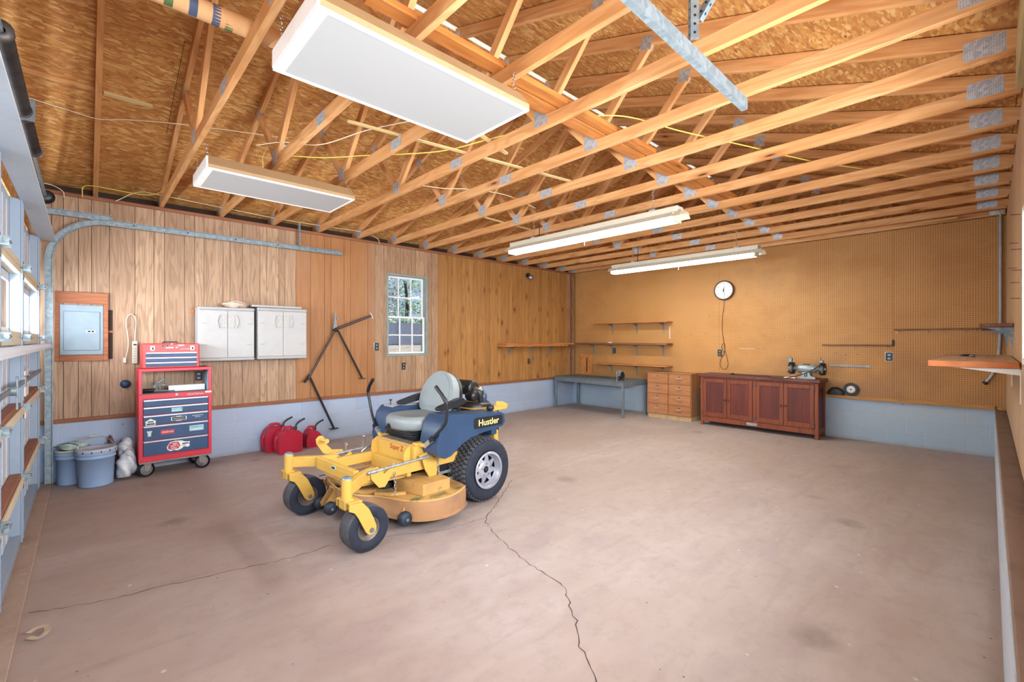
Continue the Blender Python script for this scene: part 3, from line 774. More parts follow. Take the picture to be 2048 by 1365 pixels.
def perforated(name, p0, p1, w, mat, label, group, updir, flange):
    """slotted angle iron"""
    p0 = Vector(p0); p1 = Vector(p1); d = (p1 - p0); L = d.length; z = d.normalized(); x = Vector(updir); x = (x - z * x.dot(z)).normalized(); y = z.cross(x)
    t = thing(name, label, 'hanger', tuple(p0), 0, group); m = MB(); h = MB()
    M = Matrix((x, y, z)).transposed().to_4x4(); M.translation = p0
    m.box((0, 0, 0), (w, .0025, L), M=M); m.box((0, 0, 0), (.0025, flange, L), M=M)
    k = .03
    while k < L - .02:
        for q, s in ((w / 2, 1), ):
            h.cyl(M @ Vector((q, -.0008, k)), M @ Vector((q, .0035, k)), .0062, n=8)
            h.cyl(M @ Vector((-.0008, flange / 2, k)), M @ Vector((.0035, flange / 2, k)), .0062, n=8)
        k += .038
    m.add(h.v, h.f, 1); m.build('angle_bar', [GALV, DARK], t)
perforated('track_hanger', (2.17, 6.665, 2.80), (2.17, 6.665, 3.14), .035, GALV, 'slotted steel angle hanging the track on the panelled wall', 'slotted track hangers', (1, 0, 0), -.035)
perforated('track_hanger', (1.93, .90, 2.82), (1.95, .90, 3.9), .035, GALV, 'upright slotted steel angle holding the near door track', 'slotted track hangers', (1, -1, 0), .035)
perforated('track_hanger', (1.99, .885, 2.93), (2.06, .55, 3.45), .03, GALV, 'slanting slotted steel brace beside the upright track hanger', 'slotted track hangers', (1, 0, 0), .03)
ts = thing('torsion_spring_shaft', 'dark torsion spring shaft with cable drum above the garage door', 'door spring', (-.29, 3.8, 2.95))
m = MB(); m.cyl((-.29, 1.0, 2.95), (-.29, 6.68, 2.95), .0135, n=12); m.build('shaft', GALV, ts)
for ya, yb in ((4.28, 5.0), (3.2, 4.18)):
    m = MB(); N = int((yb - ya) / .0135)
    m.lathe([(.037 + .0035 * math.sin(k * PI), ya + (yb - ya) * k / (2 * N)) if k % 2 == 0 else (.0445, ya + (yb - ya) * k / (2 * N)) for k in range(2 * N + 1)], (-.29, 0, 2.95), 'y', 20)
    m.lathe([(.02, ya - .03), (.05, ya - .03), (.05, ya), (.03, ya)], (-.29, 0, 2.95), 'y', 16); m.lathe([(.03, yb), (.05, yb), (.05, yb + .03), (.018, yb + .03)], (-.29, 0, 2.95), 'y', 16)
    m.build('spring', TUBE, ts)
m = MB(); m.box((-.418, 4.19, 2.89), (-.23, 4.20, 3.03), 0, .002); m.box((-.418, 4.15, 2.89), (-.41, 4.24, 3.03)); m.build('centre_bracket', GREYST, ts)
m = MB(); m.box((-.418, 5.05, 2.915), (-.24, 5.056, 2.99), 0, .002); m.build('end_bracket', GREYST, ts)
m = MB(); m.lathe([(.014, 6.50), (.05, 6.50), (.055, 6.505), (.055, 6.515), (.044, 6.52), (.044, 6.56), (.07, 6.565), (.07, 6.575), (.014, 6.58)], (-.29, 0, 2.95), 'y', 28); m.build('cable_drum', BLACKM, ts)
# ------------------------------------------------------------------ roof trusses
ZB = 3.074                                 # underside of the bottom chords
ORD = ['second', 'third', 'fourth', 'fifth', 'sixth', 'seventh', 'eighth', 'ninth', 'tenth', 'eleventh', 'twelfth', 'thirteenth', 'fourteenth']
tr = thing('roof_truss', 'pine roof truss, second in the row from the garage door', 'roof truss', (.66, 3.38, ZB), 0, 'roof trusses')
def W3(y, z, x=.66): return (x, 3.38 + y, ZB + z)
board('bottom_chord', W3(-3.52, .0445), W3(3.5, .0445), .038, .089, PINE, tr)
for s in (-1, 1):
    top = lambda d: 1.29 - d * RS
    n = .0455 / math.cos(math.atan(RS))
    board('rafter', W3(s * 3.9, top(3.9) - n), W3(s * .002, top(.002) - n), .038, .089, PINE, tr)
    board('web', W3(s * 1.10, .085), W3(s * 1.62, top(1.62) - .085), .038, .064, PINE, tr)
    board('web', W3(s * 1.06, .085), W3(s * .06, 1.16), .038, .089, PINE, tr)
def plate(y, z, w, h, rot=0.0):
    for x in (-.0195, .0195):
        m = MB(); c, q = math.cos(rot), math.sin(rot); pts = []
        for a, d in ((-w / 2, -h / 2), (w / 2, -h / 2), (w / 2, h / 2), (-w / 2, h / 2)): pts.append((3.38 + y + a * c - d * q, ZB + z + a * q + d * c))
        m.prism(pts, 'x', .66 + x - .001, .66 + x + .001); m.build('connector_plate', PLATE, tr)
for s in (-1, 1):
    plate(s * 1.08, .085, .13, .125); plate(s * 3.36, .08, .17, .11); plate(s * 1.60, .67, .10, .10, -s * .32)
plate(0, 1.17, .15, .13); plate(-.02, .045, .17, .08)
TX = [.66 + .61 * k for k in range(13)]
for k, x in enumerate(TX[1:]):
    lb = 'pine roof truss, %s in the row from the garage door' % ORD[k + 1]
    if k == 11: lb = 'pine roof truss, last full one before the pegboard wall'
    dup(tr, None, (x, 3.38, ZB), lb, 'roof trusses')
# bare rafters at the door end, with no bottom chord
t = thing('rafter_pair', 'pair of bare rafters nearest the garage door, without a bottom chord', 'rafter', (.085, 3.38, ZB), 0)
for s in (-1, 1): board('rafter', W3(s * 3.9, 1.29 - 3.9 * RS - .047, .085), W3(s * .002, 1.29 - .047, .085), .042, .089, PINE, t)
# gable frame against the pegboard wall
t = thing('gable_truss', 'gable end frame whose bottom chord rests on top of the pegboard', 'roof truss', (8.38, 3.38, ZB), 0, None)
board('bottom_chord', (8.385, -.14, ZB + .045), (8.385, 6.9, ZB + .045), .038, .089, PINE, t)
for s in (-1, 1): board('rafter', W3(s * 3.5, 1.29 - 3.5 * RS - .047, 8.44), W3(s * .002, 1.29 - .047, 8.44), .038, .089, PINE, t)
for y in (-2.4, -1.8, -1.2, -.6, 0, .6, 1.2, 1.8, 2.4): board('stud', W3(y, .09, 8.44), W3(y, 1.28 - abs(y) * RS - .09, 8.44), .038, .06, PINE, t, up=(1, 0, 0))
for s, y in ((1, 6.70), (-1, -.06)):
    m = MB(); m.box((8.364, y - .06, ZB + .012), (8.3665, y + .06, ZB + .085)); m.build('connector_plate', PLATE, t)
BRACE_SHADE = lumber('brace_pine_shaded', ('#a8662f', '#b9753a', '#c58648'), '#84491f')  # darker than the framing pine: shade of the undersides put into the colour
# long braces laid on the bottom chords
tag(board('brace_plank', (1.9, 2.205, ZB + .109), (8.36, 2.205, ZB + .109), .115, .038, BRACE_SHADE, None), 'wide pine plank lying along the trusses near the ridge, lower of the pair', 'plank', 'truss braces')
tag(board('brace_plank', (1.0, 2.085, ZB + .109), (8.36, 2.085, ZB + .109), .09, .038, BRACE_SHADE, None), 'wide pine plank lying along the trusses near the ridge, nearer the camera of the pair', 'plank', 'truss braces')
tag(board('lath', (1.46, 3.372, ZB + .10), (3.72, 3.03, ZB + .096), .04, .012, PALE), 'long thin pale lath lying loose across the bottom chords', 'lath', 'loose pale laths')
tag(board('lath', (2.0, 2.75, ZB + .105), (2.75, 2.98, ZB + .10), .035, .018, PALE), 'short pale lath lying behind the near ceiling light', 'lath', 'loose pale laths')
tag(board('lath', (3.75, 4.72, ZB + .098), (5.9, 4.85, ZB + .098), .03, .016, PALE), 'pale lath lying on the chords beside the first strip light', 'lath', 'loose pale laths')
for (x0, y, x1, lb) in ((-.42, 5.38, .095, 'pine batten nailed under the sheathing between the door wall and the bare rafters'), (.12, 5.39, .46, 'short pale batten under the sheathing just past the bare rafters')):
    z = roof_z(y) - .012; tag(board('batten', (x0, y, z), (x1, y, z), .04, .02, PALE if x0 > 0 else PINE, None, up=(0, RS, 1)), lb, 'batten', 'roof battens')
tag(board('batten', (8.1, .28, ZB - .012), (8.1, .60, ZB - .012), .03, .02, PALE), 'small pale batten under the trusses at the pegboard corner', 'batten')
# printed cardboard tube stored on the chords
t = thing('cardboard_tube', 'long printed cardboard tube lying on the trusses above the ceiling light', 'tube', (1.2, 2.80, ZB + .089))
m = MB(); m.cyl((-.1, 2.82, ZB + .14), (2.0, 2.77, ZB + .14), .05, n=20); m.build('tube_body', KRAFT, t)
for x, mt in ((.50, BLUEP), (.56, GREENP), (.40, BLUEP), (.30, GREENP)):
    m = MB(); m.lathe([(.0506, -.018), (.0506, .018)], (x, 2.806, ZB + .14), 'x', 20); m.build('printed_band', mt, t)
# electric cables run through the roof
def cable(pts, mat, label, r=.0042, n=8):
    m = MB(); m.tube(bez(pts, n), r, 7); return tag(m.build('electric_cable', mat), label, 'cable', 'roof wiring')
zc = ZB + .10
cable([(-.02, 6.66, 3.02), (-.01, 6.66, 3.14), (.10, 6.62, 3.155), (.5, 6.6, 3.15), (.66, 6.45, 3.21), (.70, 5.6, 3.19)], YCAB, 'yellow cable rising from the panelled wall to the lower ceiling light')
cable([(.25, 6.70, 3.05), (.45, 6.68, 3.19), (.66, 6.66, 3.19), (1.27, 6.66, 3.17), (1.88, 6.66, 3.15), (2.49, 6.66, 3.155), (3.10, 6.62, 3.155), (3.35, 6.64, 3.10), (3.42, 6.70, 3.04)], WCAB, 'white cable running along the eave over the panelled wall')
cable([(-.42, 5.6, 3.56), (-.1, 5.65, 3.55), (.085, 5.6, 3.52), (.3, 5.45, 3.53), (.66, 5.2, 3.52), (1.27, 5.0, 3.55), (1.5, 4.9, 3.55)], WCAB, 'white cable stapled across the sheathing near the garage door')
cable([(-.38, 6.72, 3.12), (-.25, 6.70, 3.11), (-.17, 6.69, 3.06), (-.16, 6.69, 3.0)], WCAB, 'short white cable looping down beside the cable drum')
cable([(1.27, 4.5, 3.20), (1.6, 4.25, 3.19), (1.88, 3.95, 3.20), (2.3, 3.4, 3.19), (2.49, 2.9, 3.20), (2.75, 2.32, 3.235), (3.0, 1.95, 3.225), (3.5, 1.7, 3.18), (4.2, 1.45, 3.19), (5.0, 1.15, 3.19), (5.8, .75, 3.19), (6.4, .5, 3.2)], YCAB, 'long yellow cable draped over the bottom chords across the room', .005)
cable([(1.10, 4.45, 3.22), (1.27, 4.30, 3.25), (1.5, 4.02, 3.21), (1.7, 3.55, 3.24), (1.88, 3.0, 3.2)], WCAB, 'white cable from the junction box to the near ceiling light')
cable([(1.45, 1.6, 3.35), (1.75, 1.52, 3.45), (2.1, 1.3, 3.62), (2.3, 1.05, 3.58)], WCAB, 'white cable hanging above the near end of the large ceiling light')
cable([(2.6, 4.3, 3.19), (2.9, 4.15, 3.18), (3.15, 4.0, 3.19), (3.6, 3.9, 3.20), (4.2, 4.0, 3.19)], WCAB, 'white cable over the chords between two trusses at mid roof')
cable([(1.3, 5.0, 3.21), (1.27, 4.9, 3.3), (1.25, 4.6, 3.3), (1.3, 4.42, 3.2)], YCAB, 'yellow cable end looping by the junction box')
cable([(5.6, 6.1, 3.19), (6.2, 5.8, 3.18), (6.6, 5.4, 3.20)], WCAB, 'white cable over the chords near the floodlight')
cable([(8.33, -.075, 3.16), (8.32, -.08, 3.11), (8.33, -.10, 3.05)], YCAB, 'yellow cable entering the grey conduit at the corner')
t = thing('junction_box', 'round metal junction box on a truss web above the ceiling lights', 'junction box', (1.29, 4.40, 3.26)); m = MB(); m.cyl((1.285, 4.40, 3.26), (1.32, 4.40, 3.26), .045, n=14); m.build('box_body', GREYST, t)

# ------------------------------------------------------------------ ceiling lights
def hang_chain(p0, p1, parent, r=.011):
    m = MB(); p0 = Vector(p0); p1 = Vector(p1); L = (p1 - p0).length; n = max(2, int(L / .026))
    for k in range(n):
        c = p0 + (p1 - p0) * ((k + .5) / n); m.torus(c, 'x' if k % 2 else 'y', r * .8, .0022, 10, 5)
    return m.build('chain', CHROME, parent)
def troffer(x0, y0, zb, label):
    L, Wd, H = 1.22, .60, .085; t = thing('ceiling_light', label, 'ceiling light', (x0 + L / 2, y0 + Wd / 2, zb), 0, 'recess style ceiling lights')
    m = MB()     # housing: sloped sides, flange round the lens
    a = [(x0, y0), (x0 + L, y0), (x0 + L, y0 + Wd), (x0, y0 + Wd)]; e = .06
    c = [(x0 + .01, y0 + e), (x0 + L - .01, y0 + e), (x0 + L - .01, y0 + Wd - e), (x0 + .01, y0 + Wd - e)]
    vs = [(p, q, zb + .012) for p, q in a] + [(p, q, zb + .04) for p, q in a] + [(p, q, zb + .04 + H) for p, q in c]
    m.add(vs, [(0, 1, 5, 4), (1, 2, 6, 5), (2, 3, 7, 6), (3, 0, 4, 7), (4, 5, 9, 8), (5, 6, 10, 9), (6, 7, 11, 10), (7, 4, 8, 11), (8, 9, 10, 11)])
    m.build('housing', GREYBR, t)
    m = MB(); f = .022
    for lo, hi in (((x0, y0, zb), (x0 + L, y0 + f, zb + .014)), ((x0, y0 + Wd - f, zb), (x0 + L, y0 + Wd, zb + .014)), ((x0, y0, zb), (x0 + .05, y0 + Wd, zb + .014)), ((x0 + L - f, y0, zb), (x0 + L, y0 + Wd, zb + .014))): m.box(lo, hi, 0, .003)
    for lo, hi in (((x0 - .002, y0, zb + .012), (x0 + .012, y0 + Wd, zb + .10)), ): m.box(lo, hi, 0, .002)
    m.build('door_frame', WHITEM, t)
    m = MB(); m.box((x0 + .046, y0 + f - .004, zb + .004), (x0 + L - f + .004, y0 + Wd - f + .004, zb + .008)); m.build('lens', LENS, t)
    m = MB()
    for xx in (x0 + .02, x0 + L - .02):
        for yy in (y0 + .03, y0 + Wd - .03): m.cyl((xx, yy, zb + .014), (xx, yy, zb + .03), .01, n=8)
    m.build('latch', CHROME, t)
    for xx in (x0 + .02, x0 + L - .05):
        for yy in (y0 + .08, y0 + Wd - .08): hang_chain((xx, yy, zb + .05), (xx, yy, ZB + .02), t)
    return t
GREYBR = worn('light_housing_tan', '#a98d6a', '#8f7450', .4, 6, .5, .1, '#6d5740')
troffer(.68, 1.86, 2.845, 'large boxed ceiling light nearest the camera, dusty lens')
troffer(.70, 4.27, 2.865, 'boxed ceiling light hung closer to the panelled wall')

def strip(x, ya, yb, zb, label):
    t = thing('strip_light', label, 'strip light', (x, (ya + yb) / 2, zb), 0, 'chain hung strip lights')
    m = MB(); m.box((x - .065, ya + .05, zb + .075), (x + .065, yb - .05, zb + .135), 0, .006); m.build('ballast_channel', CREAM, t)
    m = MB(); m.prism([(x - .115, zb + .02), (x - .065, zb + .075), (x + .065, zb + .075), (x + .115, zb + .02), (x + .11, zb + .02), (x + .062, zb + .07), (x - .062, zb + .07), (x - .11, zb + .02)], 'y', ya, yb); m.build('reflector', CREAM, t)
    for dx in (-.045, .045):
        m = MB(); m.cyl((x + dx, ya + .10, zb + .012), (x + dx, yb - .06, zb + .012), .030, n=16); m.build('lamp_tube', TUBEL, t)
    for y in (ya + .09, yb - .05):
        m = MB(); m.box((x - .085, y - .012, zb - .02), (x + .085, y + .012, zb + .072), 0, .008); m.build('lamp_holder', CREAM, t)
    for y in (ya + .35, yb - .45):
        m = MB(); m.box((x - .03, y - .035, zb + .134), (x + .03, y + .035, zb + .16), 0, .004); m.build('hanger_clip', WHITE, t)
        hang_chain((x, y, zb + .16), (x, y, ZB + .04), t, .014)
    m = MB(); m.tube(bez([(x + .05, yb - .5, zb + .14), (x + .06, yb - .5, zb + .3), (x + .03, yb - .53, ZB + .09)], 6), .006, 6); m.build('supply_cord', BLKC, t)
    m = MB(); m.tube([(x + .03, (ya + yb) / 2, zb + .02), (x + .03, (ya + yb) / 2, zb - .06)], .0015, 5); m.ell((x + .03, (ya + yb) / 2, zb - .065), (.004, .004, .008), 8, 6); m.build('pull_chain', CHROME, t)
strip(4.32, 2.07, 4.60, 2.70, 'long cream strip light, the nearer of the two under the trusses')
strip(6.76, 2.13, 4.60, 2.672, 'long cream strip light nearer the pegboard wall')
# floodlight high in the far corner
t = thing('floodlight', 'small round floodlight hanging high on the knotty panelling', 'floodlight', (6.84, 6.7, 2.82))
m = MB(); m.cyl((6.84, 6.755, 2.87), (6.84, 6.72, 2.87), .05, n=16); m.tube([(6.84, 6.72, 2.87), (6.83, 6.68, 2.86), (6.83, 6.66, 2.83)], .012, 8); m.build('mount', BLACKM, t)
m = MB(); c = Vector((6.835, 6.655, 2.82)); d = Vector((-.55, -.75, -.25)).normalized()
m.cyl(c - d * .03, c + d * .02, .03, .058, 18); m.cyl(c - d * .06, c - d * .03, .02, .03, 14); m.build('lamp_shell', BLACKM, t)
m = MB(); m.ell(c + d * .02, (.05, .05, .05), 16, 10); m.build('bulb', CHROME, t)
m = MB(); m.tube(bez([(6.83, 6.73, 2.9), (6.80, 6.70, 2.98), (6.79, 6.70, 3.08)], 6), .006, 6); m.build('lead', plain('copper_lead', '#c77a50', .5), t)
# ------------------------------------------------------------------ along the panelled wall
# breaker panel in its timber surround
t = thing('breaker_panel', 'grey breaker panel set in a red timber surround by the garage door track', 'breaker panel', (-.02, YL, 1.27))
m = MB()
for lo, hi in (((-.228, 6.725, 1.89), (.188, 6.76, 2.013)), ((-.228, 6.725, 1.27), (-.195, 6.76, 1.89)), ((.149, 6.725, 1.27), (.188, 6.76, 1.89)), ((-.195, 6.725, 1.27), (.149, 6.76, 1.335))): m.box(lo, hi, 0, .003)
m.build('timber_surround', FRAMEW, t)
m = MB(); m.box((-.194, 6.722, 1.337), (.148, 6.755, 1.875), 0, .004); m.build('cover', BREAK, t)
m = MB(); m.box((-.165, 6.712, 1.385), (.12, 6.724, 1.805), 0, .004); dd = m.build('door', BREAK, t)
m = MB(); m.box((.008, 6.708, 1.575), (.083, 6.714, 1.607), 0, .002); m.build('latch_plate', STEEL, dd)
m = MB(); m.box((.02, 6.705, 1.582), (.045, 6.709, 1.60)); m.box((.052, 6.705, 1.582), (.072, 6.709, 1.60)); m.build('latch', BLKP, dd)
m = MB(); m.box((.189, 6.7575, 1.285), (.226, 6.7605, 1.58)); m.box((.189, 6.7575, 1.60), (.226, 6.7605, 1.832)); m.build('slot_shade_plate', bpy.data.materials['wall_cavity_dark'], wall_l)  # dark plate on the planks, painting the shaded cavity opening
m = MB(); m.box((.188, 6.752, 1.58), (.228, 6.76, 1.602)); m.build('blocking', FRAMEW, wall_l)

t = thing('power_strip', 'white power strip hanging by its cord beside the breaker panel', 'power strip', (.416, YL, 1.226))
m = MB(); m.box((.392, 6.722, 1.226), (.44, 6.757, 1.484), 0, .006); m.build('body', CREAM, t)
m = MB(); m.box((.402, 6.718, 1.435), (.43, 6.724, 1.452), 0, .002); m.build('switch', BLKP, t)
for k in range(6):
    z = 1.25 + k * .029; m = MB(); m.box((.409, 6.7205, z), (.412, 6.7222, z + .009)); m.box((.420, 6.7205, z), (.423, 6.7222, z + .009)); m.build('socket_slot', BLKP, t)
m = MB(); m.tube(bez([(a, 6.738, c) for a, c in ((.416, 1.483), (.419, 1.58), (.425, 1.682), (.419, 1.749), (.399, 1.786), (.367, 1.785), (.342, 1.738), (.339, 1.663), (.348, 1.596), (.358, 1.488), (.354, 1.388), (.335, 1.297))], 6), .0055, 8); m.build('cord', CREAM, t)
m = MB(); m.box((.312, 6.725, 1.235), (.342, 6.752, 1.297), 0, .006); m.build('plug', CREAM, t)
m = MB(); m.cyl((.402, 6.76, 1.782), (.402, 6.715, 1.79), .003, n=6); m.build('nail', IRON, t)
t = thing('heavy_outlet', 'round dark blue heavy duty outlet on the panelled wall above the white bag', 'outlet', (.334, YL, .96))
m = MB(); m.lathe([(0, 6.722), (.030, 6.722), (.034, 6.73), (.046, 6.735), (.048, 6.76)], (.334, 0, .996), 'y', 24); m.build('face', plain('outlet_navy', '#27405e', .45), t)
m = MB()
for a in (0, 2.1, 4.2): m.box((.334 + .018 * math.cos(a) - .003, 6.7205, .996 + .018 * math.sin(a) - .006), (.334 + .018 * math.cos(a) + .003, 6.7225, .996 + .018 * math.sin(a) + .006))
m.build('slots', BLKP, t)
def outlet(o, ax, label, col=DARK, cover=None, w=.035, h=.057):
    t = thing('wall_outlet', label, 'outlet', o, 0, 'wall outlets'); x, y, z = o
    def bx(a0, a1, z0, z1, d0, d1, mt, nm, bv=.002):
        m = MB()
        if ax == 'y': m.box((x + a0, y - d1, z + z0), (x + a1, y - d0, z + z1), 0, bv)
        else: m.box((x - d1, y + a0, z + z0), (x - d0, y + a1, z + z1), 0, bv)
        return m.build(nm, mt, t)
    if cover: bx(-w - .006, w + .006, -h - .006, h + .006, 0, .006, cover, 'cover_plate')
    bx(-w, w, -h, h, .001, .009, col, 'face')
    for k in (-.025, .025): bx(-.017, .017, k - .014, k + .014, .009, .0115, GREYST if col is DARK else DARK, 'receptacle', .003)
    return t
outlet((1.028, YL, 1.05), 'y', 'dark outlet on the panelled wall seen through the open tool cart')
outlet((3.398, YL, 1.388), 'y', 'black outlet just left of the window', cover=CHROME)
outlet((3.884, YL, 1.056), 'y', 'black outlet on the panelled wall under the window')
outlet((6.888, YL, 1.041), 'y', 'black outlet under the long shelf of the panelled wall')
outlet((XB, 5.625, 1.262), 'x', 'black outlet on the pegboard under the middle shelf')
outlet((XB, 3.372, 1.26), 'x', 'dark outlet on the pegboard below the clock', cover=GREYST)
outlet((XB, .99, 1.256), 'x', 'steel plated outlet on the pegboard to the right of the bench grinder', cover=STEEL, w=.04, h=.06)

# two white plastic wall cabinets
def wall_cab(x0, x1, z0, z1, label, yf=6.50):
    t = thing('wall_cabinet', label, 'wall cabinet', ((x0 + x1) / 2, YL, z0), 0, 'white wall cabinets')
    m = MB(); m.box((x0, yf + .02, z0 + .02), (x1, 6.758, z1 - .02), 0, .012); m.build('carcass', WHITE, t)
    m = MB(); m.box((x0 - .004, yf - .004, z1 - .04), (x1 + .004, 6.758, z1), 0, .014); m.build('top', WHITE, t)
    m = MB(); m.box((x0 - .002, yf - .002, z0), (x1 + .002, 6.758, z0 + .035), 0, .012); m.build('base', WHITE, t)
    mid = (x0 + x1) / 2 + .002
    for s, (a, c) in enumerate(((x0 + .006, mid - .0015), (mid + .0015, x1 - .006))):
        m = MB(); m.box((a, yf, z0 + .04), (c, yf + .022, z1 - .044), 0, .004); d = m.build('door', WHITE, t)
        hz0, hz1 = z1 - .265, z1 - .095; sg = -1 if s == 0 else 1
        # moulded grip: bowed outer lip and a sunken pad up to the middle
        m = MB(); P = [(mid + sg * (.085 + .028 * math.sin(PI * k / 10)), yf - .003, hz0 + (hz1 - hz0) * k / 10) for k in range(11)]
        m.tube(P, [.004] + [.011] * 9 + [.004], 8); m.build('grip', WHITE, d)
        m = MB(); m.box((mid + sg * .004, yf - .006, hz0 + .005), (mid + sg * .078, yf + .002, hz1 - .005), 0, .004); m.build('grip_pad', GRIPM, d)
        for z in (z0 + .20, z1 - .20):
            hx = a + .05 if s == 0 else c - .05; m = MB(); m.box((hx - .028, yf - .008, z - .007), (hx + .028, yf + .003, z + .007), 0, .004); m.build('hinge', WHITE, d)
    return t
GRIPM = plain('white_plastic_dull', '#b9b8b5', .7, 0, .08, 40)
wall_cab(.986, 1.588, 1.24, 1.905, 'white plastic wall cabinet on the left, with a plastic bag on it')
wall_cab(1.622, 2.236, 1.245, 1.92, 'white plastic wall cabinet on the right, with a loose white shelf on it')
t = MB(); t.box((1.56, 6.50, 1.925), (2.17, 6.745, 1.952), 0, .006); tag(t.build('loose_shelf', WHITE), 'loose white plastic shelf lying on top of the right wall cabinet', 'shelf panel')
def crumple(name, c, rad, seed, mat, label, cat, sub=2, flat=.25, parent=None):
    rd = random.Random(seed); m = MB(); m.ell((0, 0, 0), (1, 1, 1), 20, 14); vs = []
    ph = [(rd.uniform(2, 7), rd.uniform(2, 7), rd.uniform(2, 7), rd.uniform(0, 6), rd.uniform(.04, .11)) for _ in range(10)]
    for v in m.v:
        k = 1 + sum(q[4] * math.sin(q[0] * v[0] + q[1] * v[1] + q[2] * v[2] + q[3]) for q in ph)
        z = max(v[2], -.82) * k
        vs.append((c[0] + v[0] * k * rad[0], c[1] + v[1] * k * rad[1], max(c[2] + z * rad[2], c[2] - .82 * rad[2])))
    m.v = vs; o = m.build(name, mat, parent)
    if label: tag(o, label, cat)
    return o
crumple('plastic_bag', (1.40, 6.60, 1.938), (.13, .09, .040), 3, worn('clear_bag', '#c9b7a6', '#a98d74', .6, 12, .3, 0, '#e6ddd4'), 'crumpled clear plastic bag on top of the left wall cabinet', 'bag')
m = MB(); m.box((.945, 6.752, 1.83), (.98, 6.76, 1.875), 0, .002); tag(m.build('wall_tag', plain('orange_tag', '#c8793a', .6)), 'small orange tag fixed to the wall beside the left wall cabinet', 'tag')

# steel tube stand hung on the wall
t = thing('tube_stand', 'dark steel tube stand with jointed legs hung on the panelled wall', 'stand', (2.69, YL, .15))
H = (2.70, 6.66, 1.655); m = MB(); m.cyl((2.30, 6.655, .93), H, .016, n=10); m.build('upper_leg', IRON, t)
m = MB(); m.cyl((2.735, 6.65, 1.63), (3.11, 6.665, .915), .016, n=10); m.box((3.075, 6.63, .895), (3.155, 6.70, .905)); m.build('side_leg', BLACKM, t)
m = MB(); m.cyl((2.325, 6.67, .985), (2.69, 6.705, .185), .016, n=10); m.cyl((2.25, 6.64, .90), (2.335, 6.668, 1.0), .02, n=10); m.build('lower_leg', BLACKM, t)
m = MB(); m.box((2.64, 6.69, .17), (2.76, 6.758, .18)); m.build('foot_plate', BLACKM, t)
m = MB(); m.cyl((2.71, 6.65, 1.66), (3.16, 6.46, 1.865), .02, n=10); m.build('arm', IRON, t)
m = MB(); m.obox((3.165, 6.457, 1.868), (.012, .05, .10), (0, -.4, -.4)); m.build('arm_plate', GREYST, t)
m = MB(); m.prism([(2.66, 1.66), (2.715, 1.66), (2.70, 1.90), (2.685, 1.90)], 'y', 6.648, 6.656); m.box((2.715, 6.64, 1.80), (2.735, 6.66, 1.825)); m.build('fin_plate', GREYST, t)
m = MB(); m.ell((2.705, 6.655, 1.65), (.034, .034, .034), 14, 10); m.cyl((2.705, 6.66, 1.65), (2.705, 6.758, 1.65), .016, n=10); m.build('joint', BLACKM, t)

# tool chest on casters
t = thing('tool_chest', 'red rolling tool chest with navy drawers and stickers against the panelled wall', 'tool chest', (.75, 6.50, 0))
x0, x1, yf, yb = .418, 1.082, 6.285, 6.70
m = MB(); m.box((x0, yf + .012, .165), (x1, yb, .905), 0, .006)
for lo, hi in (((x0, yf, .165), (.455, yf + .02, .905)), ((1.05, yf, .165), (x1, yf + .02, .905)), ((x0, yf, .165), (x1, yf + .02, .225)), ((x0, yf, .85), (x1, yf + .02, .905))): m.box(lo, hi, 0, .003)
m.build('body', RED, t)
m = MB(); m.box((x0 + .004, yf - .004, .152), (x1 - .004, yb, .166), 0, .002); m.build('base_rail', CASTG, t)
m = MB(); m.box((.43, yf + .015, .905), (1.07, yb - .005, .911)); m.build('tray', plain('dusty_tray', '#5d5a58', .8), t)
for (a, c) in ((x0, x0 + .03), (x1 - .03, x1)):
    m = MB(); m.box((a, yf + .002, .905), (c, yb - .03, 1.168), 0, .004); m.build('side_panel', [RED], t)
m = MB(); m.box((1.049, yf + .012, .912), (1.0515, yb - .04, 1.16)); m.box((.4485, yf + .012, .912), (.451, yb - .04, 1.16)); m.build('side_lining', plain('pale_steel_blue', '#9fb0c4', .5), t)
m = MB(); m.box((x0, yf, 1.15), (x1, yf + .02, 1.184), 0, .004); m.box((x0, yf + .02, 1.168), (x1, yb - .03, 1.182), 0, .003); m.build('top_shelf', RED, t)
zl = [.847, .765, .675, .563, .398, .232]
for k in range(5):
    a, c = zl[k + 1] + .004, zl[k]
    m = MB(); m.box((.459, yf - .004, a), (1.046, yf + .012, c - .003), 0, .003); d = m.build('drawer', NAVY, t)
    m = MB(); m.box((.459, yf - .013, c - .02), (1.046, yf - .003, c - .003), 0, .003); m.build('drawer_pull', ALU, d)
m = MB(); m.cyl((.75, yf - .006, .885), (.75, yf + .002, .885), .013, n=14); m.build('lock', CHROME, t)
for (x, y, r) in ((.485, 6.345, .35), (1.00, 6.345, -.25), (.485, 6.64, .1), (.98, 6.64, .6)):
    M = Matrix.Translation((x, y, 0)) @ Matrix.Rotation(r, 4, 'Z')
    def pt(a, b, c): return M @ Vector((a, b, c))
    m = MB(); m.lathe([(.075, -.02), (.078, -.014), (.078, .014), (.075, .02), (.055, .02)], (0, 0, .078), 'x', 22); m.v = [tuple(pt(a[1], a[0], a[2])) for a in m.v]
    w = m.build('caster', RUBBER, t)
    m = MB(); m.lathe([(0, -.021), (.02, -.024), (.022, -.019), (.056, -.019), (.058, .019), (.022, .019), (.02, .024), (0, .024)], (0, 0, .078), 'x', 22); m.v = [tuple(pt(a[1], a[0], a[2])) for a in m.v]; m.build('wheel_disc', CASTG, w)
    m = MB()
    for s in (-1, 1): m.prism([(-.022, .07), (.02, .07), (.045, .15), (-.03, .15)], 'y', s * .028 - .002, s * .028 + .002)
    m.box((-.035, -.032, .146), (.045, .032, .154)); m.v = [tuple(M @ Vector(a)) for a in m.v]; m.build('fork', CASTG, w)
